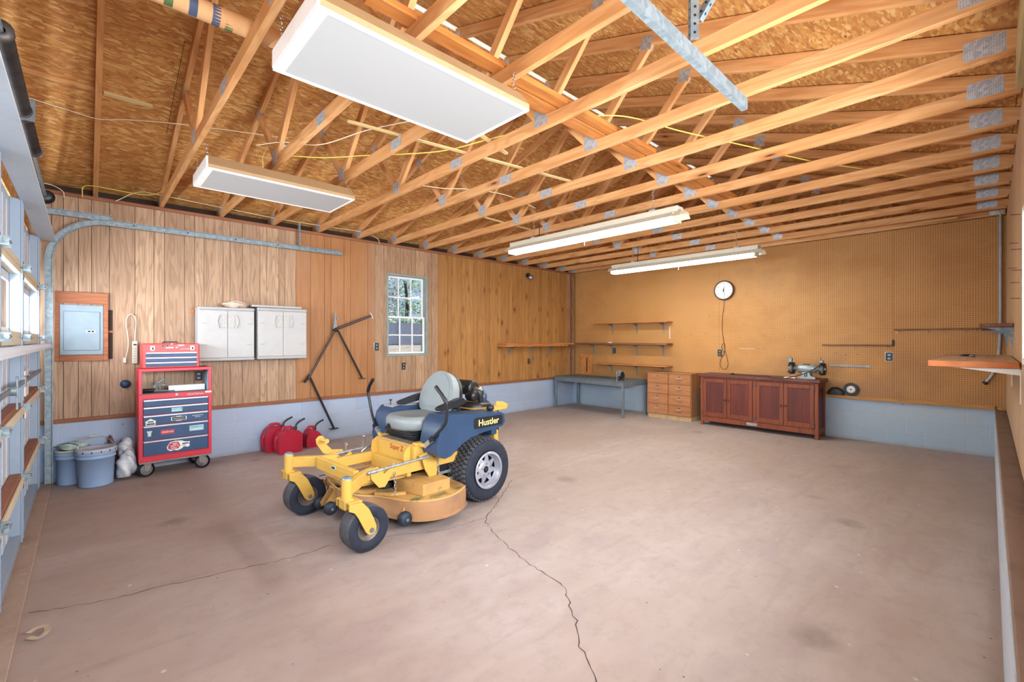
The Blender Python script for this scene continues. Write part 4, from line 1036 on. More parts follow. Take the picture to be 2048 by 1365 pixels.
ys = yf - .0052
def face(x, z, dx=(1, 0, 0), dz=(0, 0, 1), y=ys): return frame((x, y, z), dx, dz)
text('CRAFTSMAN', .026, WHITE, face(.925, .876, y=yf - .001), t, 'lettering', sx=1.05, bold=.0006)
m = MB(); m.box((1.02, yf - .002, .884), (1.078, yf, .903)); m.build('paper_tag', PAPER, t)
def sticker(x, z, w, h, mat, poly=None, y=None):
    y = ys + .0012 if y is None else y
    m = MB(); pp = poly or [(-w / 2, -h / 2), (w / 2, -h / 2), (w / 2, h / 2), (-w / 2, h / 2)]
    m.prism([(x + a, z + c) for a, c in pp], 'y', y - .0008, y + .0002); return m.build('sticker', mat, t)
yq = ys - .0004
def st_text(s, body, size, mat, x, z, **k): return text(body, size, mat, frame((x, yq, z), (1, 0, 0), (0, 0, 1)), s, 'lettering', .0003, **k)
s = sticker(.752, .715, .098, .042, TEAL); st_text(s, 'COMP CAMS', .017, NAVY, .752, .719)
s = sticker(.77, .615, .135, .042, PAPER, [(-.07, -.02), (-.03, -.02), (-.02, -.026), (.02, -.026), (.03, -.02), (.07, -.02), (.07, .02), (.03, .02), (.02, .026), (-.02, .026), (-.03, .02), (-.07, .02)]); sticker(.77, .615, .125, .034, BLKP, y=ys + .0004); st_text(s, 'MotorFactory', .0185, PAPER, .77, .615)
s = sticker(.52, .60, .08, .07, PAPER, [(-.042, -.036), (.042, -.036), (.042, .002), (.05, .006), (0, .038), (-.05, .006), (-.042, .002)]); sticker(.52, .579, .07, .018, NAVY, y=ys + .0004); sticker(.52, .604, .05, .016, GREENP, y=ys + .0004)
s = sticker(.948, .625, .01, .004, BLKP); st_text(s, 'WASHINGTON', .0155, PAPER, .945, .630); st_text(s, 'SURPLUS', .0145, PAPER, .945, .613)
s = sticker(.668, .476, .118, .048, REDP); st_text(s, 'Edelbrock', .0255, PAPER, .668, .477, shear=.25)
s = sticker(.935, .487, .135, .062, TEAL); sticker(.935, .472, .128, .022, plain('pale_grey_print', '#b9c9cc', .5), y=ys + .0004); st_text(s, 'CenterLine', .026, BLKP, .935, .499, shear=.3)
s = sticker(.51, .477, .04, .06, SILV, [(-.014, -.032), (.014, -.032), (.016, .012), (.024, .016), (.022, .026), (-.022, .026), (-.024, .016), (-.016, .012)])
out = [(-.095, -.005), (-.088, -.035), (-.06, -.055), (-.03, -.045), (0, -.055), (.04, -.04), (.06, -.02), (.10, -.03), (.118, -.012), (.108, .002), (.118, .03), (.07, .035), (.04, .05), (-.02, .056), (-.065, .045)]
s = sticker(.755, .31, .2, .1, PAPER, out); sticker(.735, .31, .1, .08, REDP, [(-.066, -.004), (-.06, -.03), (-.03, -.042), (.03, -.036), (.048, 0), (.03, .042), (-.02, .046), (-.05, .03)], y=ys + .0004)
sticker(.83, .324, .06, .014, NAVY, y=ys + .0004)
for i, w in enumerate(('RED', 'HOT &', 'ROLL')): st_text(s, w, .024, PAPER, .735 - .004 * i, .333 - i * .024, bold=.0004)
st_text(s, '10s', .03, BLKP, .815, .303)
# tool box standing on the cart
t = thing('tool_box', 'small red tool box with three navy drawers on top of the tool chest', 'tool box', (.705, 6.47, 1.184))
bx0, bx1, by0, by1, bz0, bz1 = .452, .968, 6.325, 6.62, 1.185, 1.458
m = MB(); m.box((bx0, by0, bz0), (bx1, by1, bz1), 0, .008); m.build('body', REDT, t)
zz = [1.362, 1.307, 1.252, 1.198]
for k in range(3):
    m = MB(); m.box((.482, by0 - .008, zz[k + 1] + .002), (.942, by0 + .002, zz[k] - .002), 0, .002); d = m.build('drawer', NAVY, t)
    m = MB(); m.box((.482, by0 - .015, zz[k] - .016), (.942, by0 - .006, zz[k] - .002), 0, .003); m.build('drawer_pull', ALU, d)
m = MB(); m.tube([(.64, 6.45, bz1), (.645, 6.45, bz1 + .016), (.77, 6.45, bz1 + .016), (.775, 6.45, bz1)], .007, 8); m.build('handle', BLKP, t)
m = MB(); m.cyl((.71, by0 - .005, bz1 - .006), (.71, by0, bz1 - .006), .006, n=10); m.build('latch', CHROME, t)
yo = ys; ys = by0 - .0015; yq = ys - .0006
text('CRAFTSMAN', .0175, WHITE, frame((.838, by0 - .001, 1.394), (1, 0, 0), (0, 0, 1)), t, 'lettering', sx=1.05, bold=.0005)
for x in (.54, .90):
    s = sticker(x, 1.405, .04, .045, PAPER, [(-.02, -.012), (-.012, -.026), (.012, -.026), (.02, -.012), (.02, .012), (-.02, .012)]); sticker(x, 1.427, .04, .010, PAPER); sticker(x + .003, 1.402, .014, .026, BLKP, y=ys + .0003)
sticker(.69, 1.411, .072, .014, PAPER); sticker(.755, 1.413, .018, .013, PAPER)
s = sticker(.65, 1.433, .056, .02, BLKP, [(-.03, -.008), (.024, -.01), (.03, .006), (-.02, .01)]); st_text(s, 'Cyclo', .014, PAPER, .65, 1.433, shear=.3)
s = sticker(.795, 1.437, .062, .012, SILV, [(-.034, 0), (-.02, -.007), (.022, -.007), (.034, .002), (.02, .008), (-.02, .007)])
ys = yo; yq = ys - .0004
# clutter on the cart tray
m = MB(); m.box((.69, 6.40, .912), (1.035, 6.46, .978), 0, .003, M=Matrix.Rotation(-.0, 4, 'Z')); o = tag(m.build('carton', worn('white_carton', '#d9dde0', '#c3c9cf', .4, 7, .6, 0, '#7fa99a')), 'long white carton lying on the tray of the tool chest', 'carton')
t = thing('caulking_gun', 'skeleton caulking gun lying on the tray of the tool chest', 'caulking gun', (.60, 6.45, .912))
m = MB(); m.tube([(.46, 6.42, .925), (.74, 6.352, .925)], .006, 8); m.tube([(.50, 6.47, .93), (.675, 6.44, .93)], .006, 8); m.build('rod', GREYST, t)
m = MB(); m.tube(bez([(.55, 6.46, .94), (.58, 6.46, 1.0), (.63, 6.45, 1.035), (.67, 6.44, 1.05)], 5), .008, 8); m.tube(bez([(.56, 6.45, .96), (.62, 6.44, .985), (.67, 6.43, .99)], 5), .007, 8); m.build('handle', STEEL, t)
m = MB(); m.cyl((.46, 6.43, .935), (.56, 6.40, .935), .022, n=14); m.build('barrel', BLACKM, t)
m = MB(); m.tube(bez([(.62, 6.40, .95), (.60, 6.41, .985), (.565, 6.42, 1.02), (.54, 6.43, 1.0)], 5), .006, 8); m.tube(bez([(.60, 6.41, .985), (.64, 6.40, 1.01), (.685, 6.40, 1.045)], 5), .005, 8); tag(m.build('pliers', GREYST), 'open grey pliers lying on the tray of the tool chest', 'pliers')

# buckets
def bucket(cx, cy, label, lid, h=.38, rt=.152, rb=.132):
    t = thing('bucket', label, 'bucket', (cx, cy, 0), 0, 'plastic buckets')
    m = MB(); m.lathe([(0, .006), (rb - .006, .006), (rb, 0), (rb + .003, .012), (rt - .006, h - .09), (rt + .004, h - .09), (rt + .004, h - .075), (rt - .004, h - .072), (rt - .004, h - .055), (rt + .006, h - .052), (rt + .006, h - .035), (rt, h - .033), (rt, h), (rt - .006, h), (rb, .02), (0, .02)], (cx, cy, 0), 'z', 40); m.build('body', BUCK, t)
    if lid:
        m = MB(); m.lathe([(0, h - .006), (rt - .03, h - .006), (rt - .022, h + .006), (rt + .004, h + .008), (rt + .01, h), (rt + .01, h - .03), (rt + .006, h - .032)], (cx, cy, 0), 'z', 40); m.build('lid', LIDW, t)
        m = MB()
        for k in range(14):
            a = 2 * PI * k / 14; m.box((-.004, -.002, -.012), (.004, .002, .010), M=Matrix.Translation((cx + (rt + .01) * math.cos(a), cy + (rt + .01) * math.sin(a), h - .018)) @ Matrix.Rotation(a + PI / 2, 4, 'Z'))
        m.build('lid_notches', NAVY, t)
    else:
        m = MB(); m.lathe([(rt - .004, h - .02), (rt + .008, h - .02), (rt + .008, h), (rt - .004, h)], (cx, cy, 0), 'z', 40); m.build('rim', CREAM, t)
    return t
bk = bucket(.085, 6.352, 'blue white lidded bucket with its handle raised, beside the printed bag', True)
m = MB(); m.tube(bez([(.085 - .164, 6.37, .33), (.085 - .12, 6.40, .43), (.045, 6.45, .49), (.105, 6.455, .492), (.085 + .12, 6.40, .43), (.085 + .164, 6.37, .33)], 6), .003, 6); m.build('bail', CHROME, bk)
m = MB(); m.cyl((.035, 6.451, .4915), (.12, 6.453, .4925), .009, n=10); m.build('grip', WHITE, bk)
bk = bucket(-.095, 6.60, 'open bucket of pale green rags in the corner by the garage door', False, .36, .128, .113)
m = MB(); m.tube(bez([(-.02, 6.49, .33), (-.05, 6.49, .40), (-.10, 6.52, .425), (-.16, 6.60, .42), (-.20, 6.69, .35)], 6), .003, 6); m.build('bail', IRON, bk)
crumple('rag', (-.085, 6.575, .378), (.105, .09, .050), 8, RAG, 'pale green rag heaped in the open bucket', 'rag')
crumple('rag', (-.165, 6.675, .372), (.045, .045, .034), 9, RAG, 'small pale green rag at the back of the open bucket', 'rag')
pbag = crumple('printed_bag', (.322, 6.40, .150), (.080, .10, .145), 21, BAGP, 'crumpled white printed plastic bag on the floor beside the tool chest', 'bag')
crumple('bag_neck', (.325, 6.52, .29), (.075, .085, .115), 27, BAGP, None, None, parent=pbag)
crumple('paper_sack', (.20, 6.68, .19), (.055, .06, .20), 31, worn('brown_sack', '#6a4a40', '#43363a', .6, 9, .7), 'dark brown paper sack slumped behind the white bag', 'sack')

# fuel cans
def fuel_can(cx, cy, L, Wd, hs, ht, rot, label, handle_end=True):
    t = thing('fuel_can', label, 'fuel can', (cx, cy, 0), rot, 'red fuel cans')
    m = MB(); a, c = L / 2, Wd / 2; ch = .035
    prof = [(-a + .02, 0), (a - .02, 0), (a, .02), (a, hs - .03), (a - .05, hs + .02), (a - .08, ht - .05), (-a * .1, ht - .02), (-a * .55, ht - .045), (-a + .03, hs), (-a, hs - .07), (-a, .02)]
    m.prism(prof, 'y', -c, c); m.build('body', CANRED, t, 'l', bevel=.03, seg=4)
    m = MB(); z0 = ht - .035; m.tube(bez([(-a * .5, 0, z0 - .02), (-a * .38, 0, z0 + .035), (a * .25, 0, z0 + .035), (a * .38, 0, z0 - .01)], 6), .016, 10); m.build('top_handle', CANRED, t, 'l')
    if handle_end:
        m = MB(); m.tube(bez([(-a + .045, 0, hs - .03), (-a - .004, 0, hs - .07), (-a - .004, 0, .08), (-a + .04, 0, .05)], 6), .017, 10); m.build('rear_handle', CANRED, t, 'l')
    m = MB(); m.box((-a * .5, -c - .003, .04), (a * .75, -c + .002, hs - .05), 0, .003); m.build('side_panel', CANRED, t, 'l')
    nx, nz = a - .055, hs + .035
    m = MB(); m.cyl((nx - .012, 0, nz - .03), (nx + .008, 0, nz + .022), .026, .024, 14); m.build('cap_collar', NOZ, t, 'l')
    m = MB(); m.tube(bez([(nx + .004, 0, nz + .01), (nx + .02, 0, nz + .05), (nx + .06, 0, nz + .085), (nx + .13, 0, nz + .115)], 6), .0125, 10); m.build('spout', NOZ, t, 'l')
    return t
fuel_can(1.965, 6.425, .30, .20, .27, .335, .12, 'large red fuel can nearest the mower, in front of the other large one')
fuel_can(1.87, 6.64, .30, .19, .275, .36, .10, 'large red fuel can at the back, against the block wall')
fuel_can(2.315, 6.56, .20, .17, .20, .275, .10, 'small red fuel can to the right of the two large ones', False)

# ------------------------------------------------------------------ the bench end
def bracket(t, p, d, n, hgt, dep, mat=GALV):
    """pressed shelf bracket: p on the wall under the board, n into the room"""
    m = MB(); p = Vector(p); n = Vector(n); u = Vector((0, 0, 1)); s = n.cross(u)
    def q(a, b, w): return tuple(p + s * a + n * b + u * w)
    def blk(a0, a1, b0, b1, w0, w1):
        vs = [q(a, b, w) for a in (a0, a1) for b in (b0, b1) for w in (w0, w1)]
        m.add(vs, [(0, 1, 3, 2), (4, 6, 7, 5), (0, 4, 5, 1), (2, 3, 7, 6), (0, 2, 6, 4), (1, 5, 7, 3)])
    blk(-.014, .014, .0, .004, -hgt, 0); blk(-.012, .012, 0, dep, -.004, 0)
    vs = [q(-.0015, .004, -hgt * .9), q(-.0015, .004, -.004), q(-.0015, dep * .92, -.004), q(-.0015, .03, -.05), q(.0015, .004, -hgt * .9), q(.0015, .004, -.004), q(.0015, dep * .92, -.004), q(.0015, .03, -.05)]
    m.add(vs, [(0, 1, 2, 3), (7, 6, 5, 4), (0, 3, 7, 4), (3, 2, 6, 7)])
    return m.build('bracket', mat, t)
def wshelf(y0, y1, z, dep, th, brs, hb, label, mat):
    t = thing('wall_shelf', label, 'shelf', (XB, (y0 + y1) / 2, z), 0, 'pegboard shelves')
    board('board', (XB - dep / 2, y0, z), (XB - dep / 2, y1, z), dep, th, mat, t)
    for y in brs: bracket(t, (XB, y, z - th / 2), None, (-1, 0, 0), .075 if z < 1.1 and y < 4.6 else hb, dep * .9)
    return t
wshelf(4.275, 6.07, 1.853, .245, .02, (5.67, 5.07, 4.47), .22, 'top wooden shelf on the pegboard', SHELF)
wshelf(4.275, 6.50, 1.413, .25, .036, (6.17, 5.67, 5.07, 4.47), .23, 'middle wooden shelf on the pegboard, dirty and longest', SHELFD)
wshelf(4.275, 6.05, .978, .25, .022, (5.69, 5.07, 4.47), .22, 'lowest wooden shelf on the pegboard, above the metal table', SHELF)
t = thing('wall_shelf', 'long shelf of stacked planks on the knotty panelling by the corner', 'shelf', (7.15, YL, 1.40), 0, 'panelled wall shelves')
board('board', (6.02, 6.635, 1.412), (8.12, 6.635, 1.412), .24, .036, SHELF, t); board('board', (5.975, 6.63, 1.375), (7.9, 6.63, 1.375), .25, .036, SHELF, t)
for x in (6.33, 6.95, 7.51): bracket(t, (x, YL, 1.357), None, (0, -1, 0), .22, .21)
crumple('paint_scrap', (8.20, 5.60, 1.441), (.03, .05, .012), 5, PAPER, 'crumpled white paper on the middle pegboard shelf', 'paper')

t = thing('wall_clock', 'round brown wall clock with white dial on the pegboard', 'clock', (XB, 3.28, 2.22))
cy, cz = 3.282, 2.39
m = MB(); m.lathe([(0, XB - .002), (.17, XB - .002), (.176, XB - .02), (.176, XB - .06), (.168, XB - .075), (.155, XB - .072), (.152, XB - .06)], (0, cy, cz), 'x', 48); m.build('case', plain('clock_brown', '#5a4234', .4), t)
m = MB(); m.cyl((XB - .056, cy, cz), (XB - .06, cy, cz), .154, n=48, sm=False); dial = m.build('dial', plain('clock_dial', '#dfe3dc', .5, 0, .05), t)
for h in range(1, 13):
    a = PI / 2 - h * PI / 6; text(str(h), .032, BLKP, frame((XB - .0615, cy - .122 * math.cos(a), cz + .122 * math.sin(a)), (0, -1, 0), (0, 0, 1)), dial, 'numeral')
def hand(ang, L, w, mt, nm):
    a = PI / 2 - ang; d = Vector((0, -math.cos(a), math.sin(a))); s = Vector((0, math.sin(a), math.cos(a))); o = Vector((XB - .066, cy, cz)); m = MB()
    vs = [o - d * .03 - s * w, o - d * .03 + s * w, o + d * L + s * w * .4, o + d * L - s * w * .4]; m.add(vs + [v - Vector((.002, 0, 0)) for v in vs], [(0, 1, 2, 3), (7, 6, 5, 4), (0, 4, 5, 1), (1, 5, 6, 2), (2, 6, 7, 3), (3, 7, 4, 0)]); return m.build(nm, mt, t)
hand(R(14), .085, .006, plain('hand_brown', '#6b4038', .5), 'hour_hand'); hand(R(167), .125, .004, BLKP, 'minute_hand')
m = MB(); m.lathe([(.0, XB - .068), (.012, XB - .068), (.010, XB - .072), (0, XB - .072)], (0, cy, cz), 'x', 14); m.build('hub', BLKP, t)
m = MB(); m.tube(bez([(XB - .012, y, z) for y, z in ((3.29, 2.22), (3.30, 2.05), (3.318, 1.95), (3.325, 1.672), (3.295, 1.453), (3.275, 1.30), (3.235, 1.15), (3.225, 1.05), (3.25, .985), (3.29, .966), (3.34, .99), (3.365, 1.058), (3.345, 1.16), (3.30, 1.235), (3.31, 1.30), (3.336, 1.366), (3.32, 1.42), (3.294, 1.44), (3.28, 1.38), (3.285, 1.28), (3.315, 1.2), (3.345, 1.215))], 6), .0045, 7); m.build('cord', BROWNC, t)
m = MB(); m.box((XB - .045, 3.33, 1.20), (XB - .01, 3.365, 1.235), 0, .005); m.build('plug', BROWNC, t)
# glue strips, tool hanging rails, hooks, lettering on the pegboard
m = MB(); m.box((XB - .002, 4.33, 1.52), (XB, 4.355, 1.76), 0, .0008); tag(m.build('tape_strip', CREAM), 'torn white tape strip on the pegboard beside the shelves', 'tape')
t = thing('tool_label', 'small white lettered label on the pegboard right of the clock cord', 'label', (XB, 2.915, 1.33))
text('TRAP MISSIONS', .038, WHITE, frame((XB - .001, 2.915, 1.343), (0, -1, 0), (0, 0, 1)), t, 'lettering', sx=.95)
def rail(y0, y1, z, pegs, label):
    t = thing('tool_rail', label, 'tool rail', (XB, (y0 + y1) / 2, z), 0, 'tool rails on the pegboard')
    board('rail', (XB - .012, y0, z), (XB - .012, y1, z), .02, .022, SHELFD, t)
    for y in pegs:
        m = MB(); m.tube([(XB - .02, y, z - .006), (XB - .05, y, z - .012), (XB - .062, y, z + .004)], .004, 6); m.tube([(XB - .024, y, z - .012), (XB - .032, y - .004, z - .05)], .004, 6); m.build('hook', CHROME, t)
rail(.955, 1.80, 1.418, (1.72, 1.39, 1.02), 'thin brown tool rail on the pegboard above the bench grinder')
rail(.06, .935, 1.642, (.90, .58, .22, .12), 'thin brown tool rail on the pegboard nearest the corner conduit')
m = MB(); m.box((XB - .02, .935, 1.41), (XB - .001, .955, 1.50), 0, .003); tag(m.build('block_peg', BLKP), 'small dark block fixed upright at the pegboard seam', 'block')
t = thing('perforated_strip', 'thin punched metal strip on the pegboard beside the bench grinder', 'metal strip', (XB, 1.45, 1.08))
m = MB(); m.box((XB - .003, 1.20, 1.094), (XB, 1.70, 1.115)); m.box((XB - .016, 1.20, 1.090), (XB, 1.70, 1.094)); m.build('strip', GALV, t)
rd = random.Random(77)
hk = [(4.12, 1.65), (3.9, 1.60), (3.62, 1.61), (4.02, 1.545), (2.95, 1.78), (3.02, 1.53), (2.62, 1.56), (2.32, 1.54), (1.35, 1.28), (1.62, 1.29), (1.1, 1.295), (1.0, 1.25), (1.5, 1.27), (3.55, 1.95), (2.72, 1.345), (2.62, 1.35)]
pg = MB(); pg.tube([(XB + .004, 0, 0), (XB - .03, 0, 0), (XB - .04, 0, .012)], .0025, 6)
names = ['left of the clock cord, highest', 'left of the clock cord, second', 'just left of the clock cord', 'below the shelves, right end', 'right of the clock, high', 'right of the clock cord, middle', 'above the cabinet, middle', 'above the cabinet, right', 'above the grinder, middle', 'above the grinder, left', 'above the grinder, right', 'by the pegboard seam', 'above the grinder, second', 'near the clock, left', 'beside the white lettering', 'beside the white lettering, nearer']
for i, (y, z) in enumerate(hk):
    m = MB(); v = [(a, b + y + rd.uniform(-.0, .0), c + z) for a, b, c in pg.v]; m.add(v, pg.f); o = m.build('peg_hook', IRON); tag(o, 'small bare peg hook on the pegboard, %s' % names[i], 'hook', 'bare peg hooks')

# metal work table with vise
rot = math.atan2(1.82, .124); t = thing('work_table', 'grey steel work table with dark green top in the back corner', 'table', (7.905, 5.69, 0), rot)
L, D, zt = 1.84, .78, .70
m = MB(); m.box((-L / 2, -D / 2, zt - .024), (L / 2, D / 2, zt), 0, .003); m.build('tabletop', BENCHG, t, 'l')
m = MB(); m.box((-L / 2, D / 2 - .12, zt + .0005), (L / 2, D / 2, zt + .002)); m.build('front_edging', BENCHE, t, 'l')
m = MB()
for s in (-1, 1): m.box((-L / 2, s * (D / 2 - .004) - .004, zt - .105), (L / 2, s * (D / 2 - .004) + .004, zt - .02), 0, .002); m.box((s * (L / 2 - .004) - .004, -D / 2, zt - .105), (s * (L / 2 - .004) + .004, D / 2, zt - .02), 0, .002)
m.build('apron', GREYST, t, 'l')
for sx in (-1, 1):
    for sy in (-1, 1):
        m = MB(); m.box((sx * (L / 2 - .022) - .022, sy * (D / 2 - .022) - .022, 0), (sx * (L / 2 - .022) + .022, sy * (D / 2 - .022) + .022, zt - .024), 0, .004); m.build('leg', GREYST, t, 'l')
m = MB(); m.box((-.2, -.15, zt + .002), (.35, .1, zt + .004), M=Matrix.Rotation(.2, 4, 'Z')); m.v = [tuple(WM[t] @ Vector(v)) for v in m.v]; tag(m.build('rubber_mat', plain('teal_mat', '#3f6672', .6)), 'torn teal mat lying on the steel work table', 'mat')
t = thing('bench_vise', 'small dark bench vise at the front corner of the steel work table', 'vise', (7.60, 4.93, .7035), rot)
m = MB(); m.lathe([(0, 0), (.065, 0), (.065, .012), (.04, .025), (.035, .05), (0, .05)], (0, 0, 0), 'z', 20); m.build('base', BLACKM, t, 'l')
m = MB(); m.prism([(-.05, .05), (.05, .05), (.06, .12), (.03, .175), (-.02, .175), (-.03, .14), (-.06, .12)], 'x', -.035, .035); m.build('body', BLACKM, t, 'l', bevel=.006)
m = MB(); m.box((-.04, .065, .12), (.04, .105, .19), 0, .004); m.box((-.028, .01, .09), (.028, .11, .118), 0, .004); m.build('front_jaw', GREYST, t, 'l')
m = MB(); m.box((-.045, .045, .172), (.045, .06, .195), 0, .002); m.box((-.045, .066, .172), (.045, .08, .195), 0, .002); m.build('jaw_plate', STEEL, t, 'l')
m = MB(); m.cyl((0, .08, .09), (0, .15, .09), .012, n=12); m.cyl((0, .145, .0), (0, .145, .17), .006, n=8); m.ell((0, .145, -.002), (.011, .011, .011), 10, 8); m.ell((0, .145, .172), (.011, .011, .011), 10, 8); m.build('screw_handle', CHROME, t, 'l')
# leaning board behind the table
t = thing('leaning_board', 'old board with a slot leaning on the pegboard behind the table', 'board', (XB, 6.37, .66))
m = MB(); m.box((XB - .03, 6.20, .66), (XB - .012, 6.545, 1.165), 0, .003); m.build('board', SHELF, t)
m = MB(); m.box((XB - .0325, 6.335, .76), (XB - .0295, 6.36, 1.08)); m.build('slot', BLKP, t)

# drawer unit
t = thing('drawer_unit', 'oak drawer unit with two rows of four drawers between table and dark cabinet', 'drawer unit', (8.17, 4.16, 0))
dy0, dy1, dx0 = 3.722, 4.602, 7.985
m = MB(); m.box((dx0 + .02, dy0, .075), (8.385, dy1, .862), 0, .003); m.build('carcass', OAKS, t)
m = MB(); m.box((dx0, dy0 - .004, .862), (8.39, dy1 + .004, .878), 0, .003); m.build('top', OAKS, t)
m = MB(); m.box((dx0 + .03, dy0 + .006, 0), (8.37, dy1 - .006, .076), 0, .003); m.build('plinth', KICK, t)
mid = (dy0 + dy1) / 2
for c in range(2):
    ya, yb = (dy0 + .012, mid - .006) if c == 0 else (mid + .006, dy1 - .012)
    for k in range(4):
        za = .085 + k * .194; zb = za + .188
        d = thing_d = None
        m = MB(); m.box((0, -(yb - ya) / 2, -(zb - za) / 2), (.022, (yb - ya) / 2, (zb - za) / 2), 0, .004)
        # grain runs across the drawer: turn local X along the width
        M = frame((dx0, (ya + yb) / 2, (za + zb) / 2), (0, -1, 0), (1, 0, 0)); Mi = Matrix.Identity(4)
        b = MB(); b.box((-(yb - ya) / 2, 0, -(zb - za) / 2), ((yb - ya) / 2, .022, (zb - za) / 2), 0, .004)
        me = bpy.data.meshes.new('drawer'); me.from_pydata(b.v, [], b.f); me.materials.append(OAK); me.update()
        o = bpy.data.objects.new('drawer', me); COL.objects.link(o); o.parent = t; o.matrix_local = WM[t].inverted() @ M; WM[o] = M
        yc = (ya + yb) / 2
        m = MB(); m.cyl((dx0 - .004, yc, zb - .045), (dx0 + .002, yc, zb - .045), .011, n=12); m.build('lock', BLKP, o)
        if not (c == 1 and k == 3):
            m = MB(); m.sweep([(dx0 - .012, yc - .05, zb - .085), (dx0 - .012, yc + .05, zb - .085)], [(-.012, 0), (.012, 0), (.012, .008), (-.008, .012)]); m.build('pull', ALU, o)
# dark cabinet
t = thing('base_cabinet', 'dark cherry cabinet with four panelled doors against the pegboard', 'cabinet', (8.15, 2.64, 0))
ky0, ky1, kx0, kx1 = 1.752, 3.525, 7.945, 8.36
m = MB(); m.box((kx0 + .015, ky0 + .02, .10), (kx1, ky1 - .02, .845)); m.build('carcass', CHER, t)
m = MB()
for lo, hi in (((kx0, ky0, .0), (kx0 + .05, ky0 + .05, .845)), ((kx0, ky1 - .045, 0), (kx0 + .05, ky1, .845)), ((kx1 - .05, ky0, 0), (kx1, ky0 + .05, .845)), ((kx1 - .05, ky1 - .045, 0), (kx1, ky1, .845)), ((kx0, ky0 + .05, .07), (kx0 + .02, ky1 - .045, .155)), ((kx0, ky0 + .05, .825), (kx0 + .02, ky1 - .045, .848)), ((kx0, 2.615, .155), (kx0 + .02, 2.665, .83)), ((kx0 + .05, ky0 + .004, .07), (kx1 - .05, ky0 + .03, .16)), ((kx0 + .05, ky0 + .004, .76), (kx1 - .05, ky0 + .03, .845)), ((kx0 + .05, ky1 - .03, .07), (kx1 - .05, ky1 - .004, .845))): m.box(lo, hi, 0, .004, .3)
m.build('face_frame', CHERF, t)
m = MB(); m.box((kx0 - .03, ky0 - .03, .848), (kx1 + .02, ky1 + .03, .90), 0, .008); m.build('top', CHERT, t)
m = MB(); m.box((kx0 + .05, ky0 + .016, .16), (kx1 - .05, ky0 + .02, .76), 0, 0, .5); m.build('side_panel', CHER, t)
ed = [(3.075, 3.478, .055, .065, 1), (2.667, 3.070, .065, .055, -1), (2.215, 2.612, .065, .06, 1), (1.805, 2.210, .06, .065, -1)]
for (a, c, l, r, side) in ed:
    z0, z1 = .158, .822; m = MB(); xf = kx0 - .008
    for lo, hi in (((xf, a, z0), (xf + .02, a + .055, z1)), ((xf, c - .055, z0), (xf + .02, c, z1)), ((xf, a + .055, z0), (xf + .02, c - .055, z0 + .075)), ((xf, a + .055, z1 - .065), (xf + .02, c - .055, z1))): m.box(lo, hi, 0, .003, random.Random(a).random() * .8 + .1)
    d = m.build('door', CHERF, t)
    m = MB(); m.box((xf + .009, a + .05, z0 + .07), (xf + .015, c - .05, z1 - .06), 0, 0, random.Random(c).random() * .8 + .1); m.build('door_panel', CHER, d)
    ky = a + .027 if side == 1 else c - .027
    m = MB(); m.lathe([(.006, -.002), (.006, .012), (.016, .018), (.017, .026), (.01, .033), (0, .034)], (0, 0, 0), 'x', 14); m.v = [(xf - v[0], ky + v[1], .47 + v[2]) for v in m.v]; m.build('knob', IRON, d)
    for z in (z0 + .06, z1 - .06):
        hy = c if side == 1 else a; m = MB(); m.box((xf - .003, hy - .012, z - .028), (xf + .004, hy + .008, z + .028), 0, .002); m.build('hinge', IRON, d)
m = MB(); m.box((kx0 - .003, 2.60, .09), (kx0, 2.76, .135), 0, .001); m.build('name_plate', STEEL, t)
# bench grinder
t = thing('bench_grinder', 'grey bench grinder with two wheels standing on the dark cabinet', 'bench grinder', (8.10, 1.93, .90))
gx, gy, gz = 8.10, 1.935, 1.055
m = MB(); m.prism([(-.12, .902), (.12, .902), (.12, .925), (.06, .945), (.045, 1.0), (-.045, 1.0), (-.06, .945), (-.12, .925)], 'x', gx - .07, gx + .07); m.v = [(v[0], v[1] + gy, v[2]) for v in m.v]; m.build('base', GRIND, t, bevel=.006)
m = MB(); m.lathe([(0, -.19), (.032, -.19), (.034, -.13), (.055, -.115), (.066, -.095), (.066, .095), (.055, .115), (.034, .13), (.032, .19), (0, .19)], (gx, gy, gz), 'y', 30); m.build('motor', GRIND, t)
for s in (-1, 1):
    yc = gy + s * .205
    m = MB(); m.lathe([(.03, -.032), (.088, -.034), (.094, -.028), (.094, .028), (.088, .034), (.03, .032)], (gx, yc, gz), 'y', 30, a0=R(-60), a1=R(230)); m.build('wheel_guard', BLACKM, t)
    m = MB(); m.lathe([(.02, -.018), (.076, -.018), (.08, -.014), (.08, .014), (.076, .018), (.02, .018)], (gx, yc, gz), 'y', 30); w = m.build('grinding_wheel', STONE, t)
    m = MB(); m.cyl((gx, yc - .038, gz), (gx, yc + .038, gz), .022, n=16); m.build('arbor_nut', STEEL, w)
    m = MB(); m.box((gx - .135, yc - .03, gz - .065), (gx - .075, yc + .03, gz - .055), 0, .002); m.build('tool_rest', BLACKM, t)
    m = MB(); m.box((gx - .11, yc - .028, gz + .10), (gx - .055, yc + .028, gz + .135 + (.03 if s > 0 else 0)), 0, .004); m.build('spark_shield', GREYST, t)
    m = MB(); m.tube([(gx - .08, yc, gz + .13), (gx - .085, yc - s * .01, gz + .19)], .003, 6); m.build('shield_rod', BLACKM, t)
m = MB(); m.box((gx - .03, gy - .04, gz + .062), (gx + .03, gy + .045, gz + .07), 0, .002, M=Matrix.Identity(4)); m.build('maker_plate', BLKP, t)
m = MB(); m.box((gx - .0715, gy - .02, .935), (gx - .069, gy + .02, .985)); m.build('switch_plate', BLKP, t)
m = MB(); m.box((gx - .0735, gy - .006, .948), (gx - .0705, gy + .006, .974)); m.build('switch', WHITE, t)
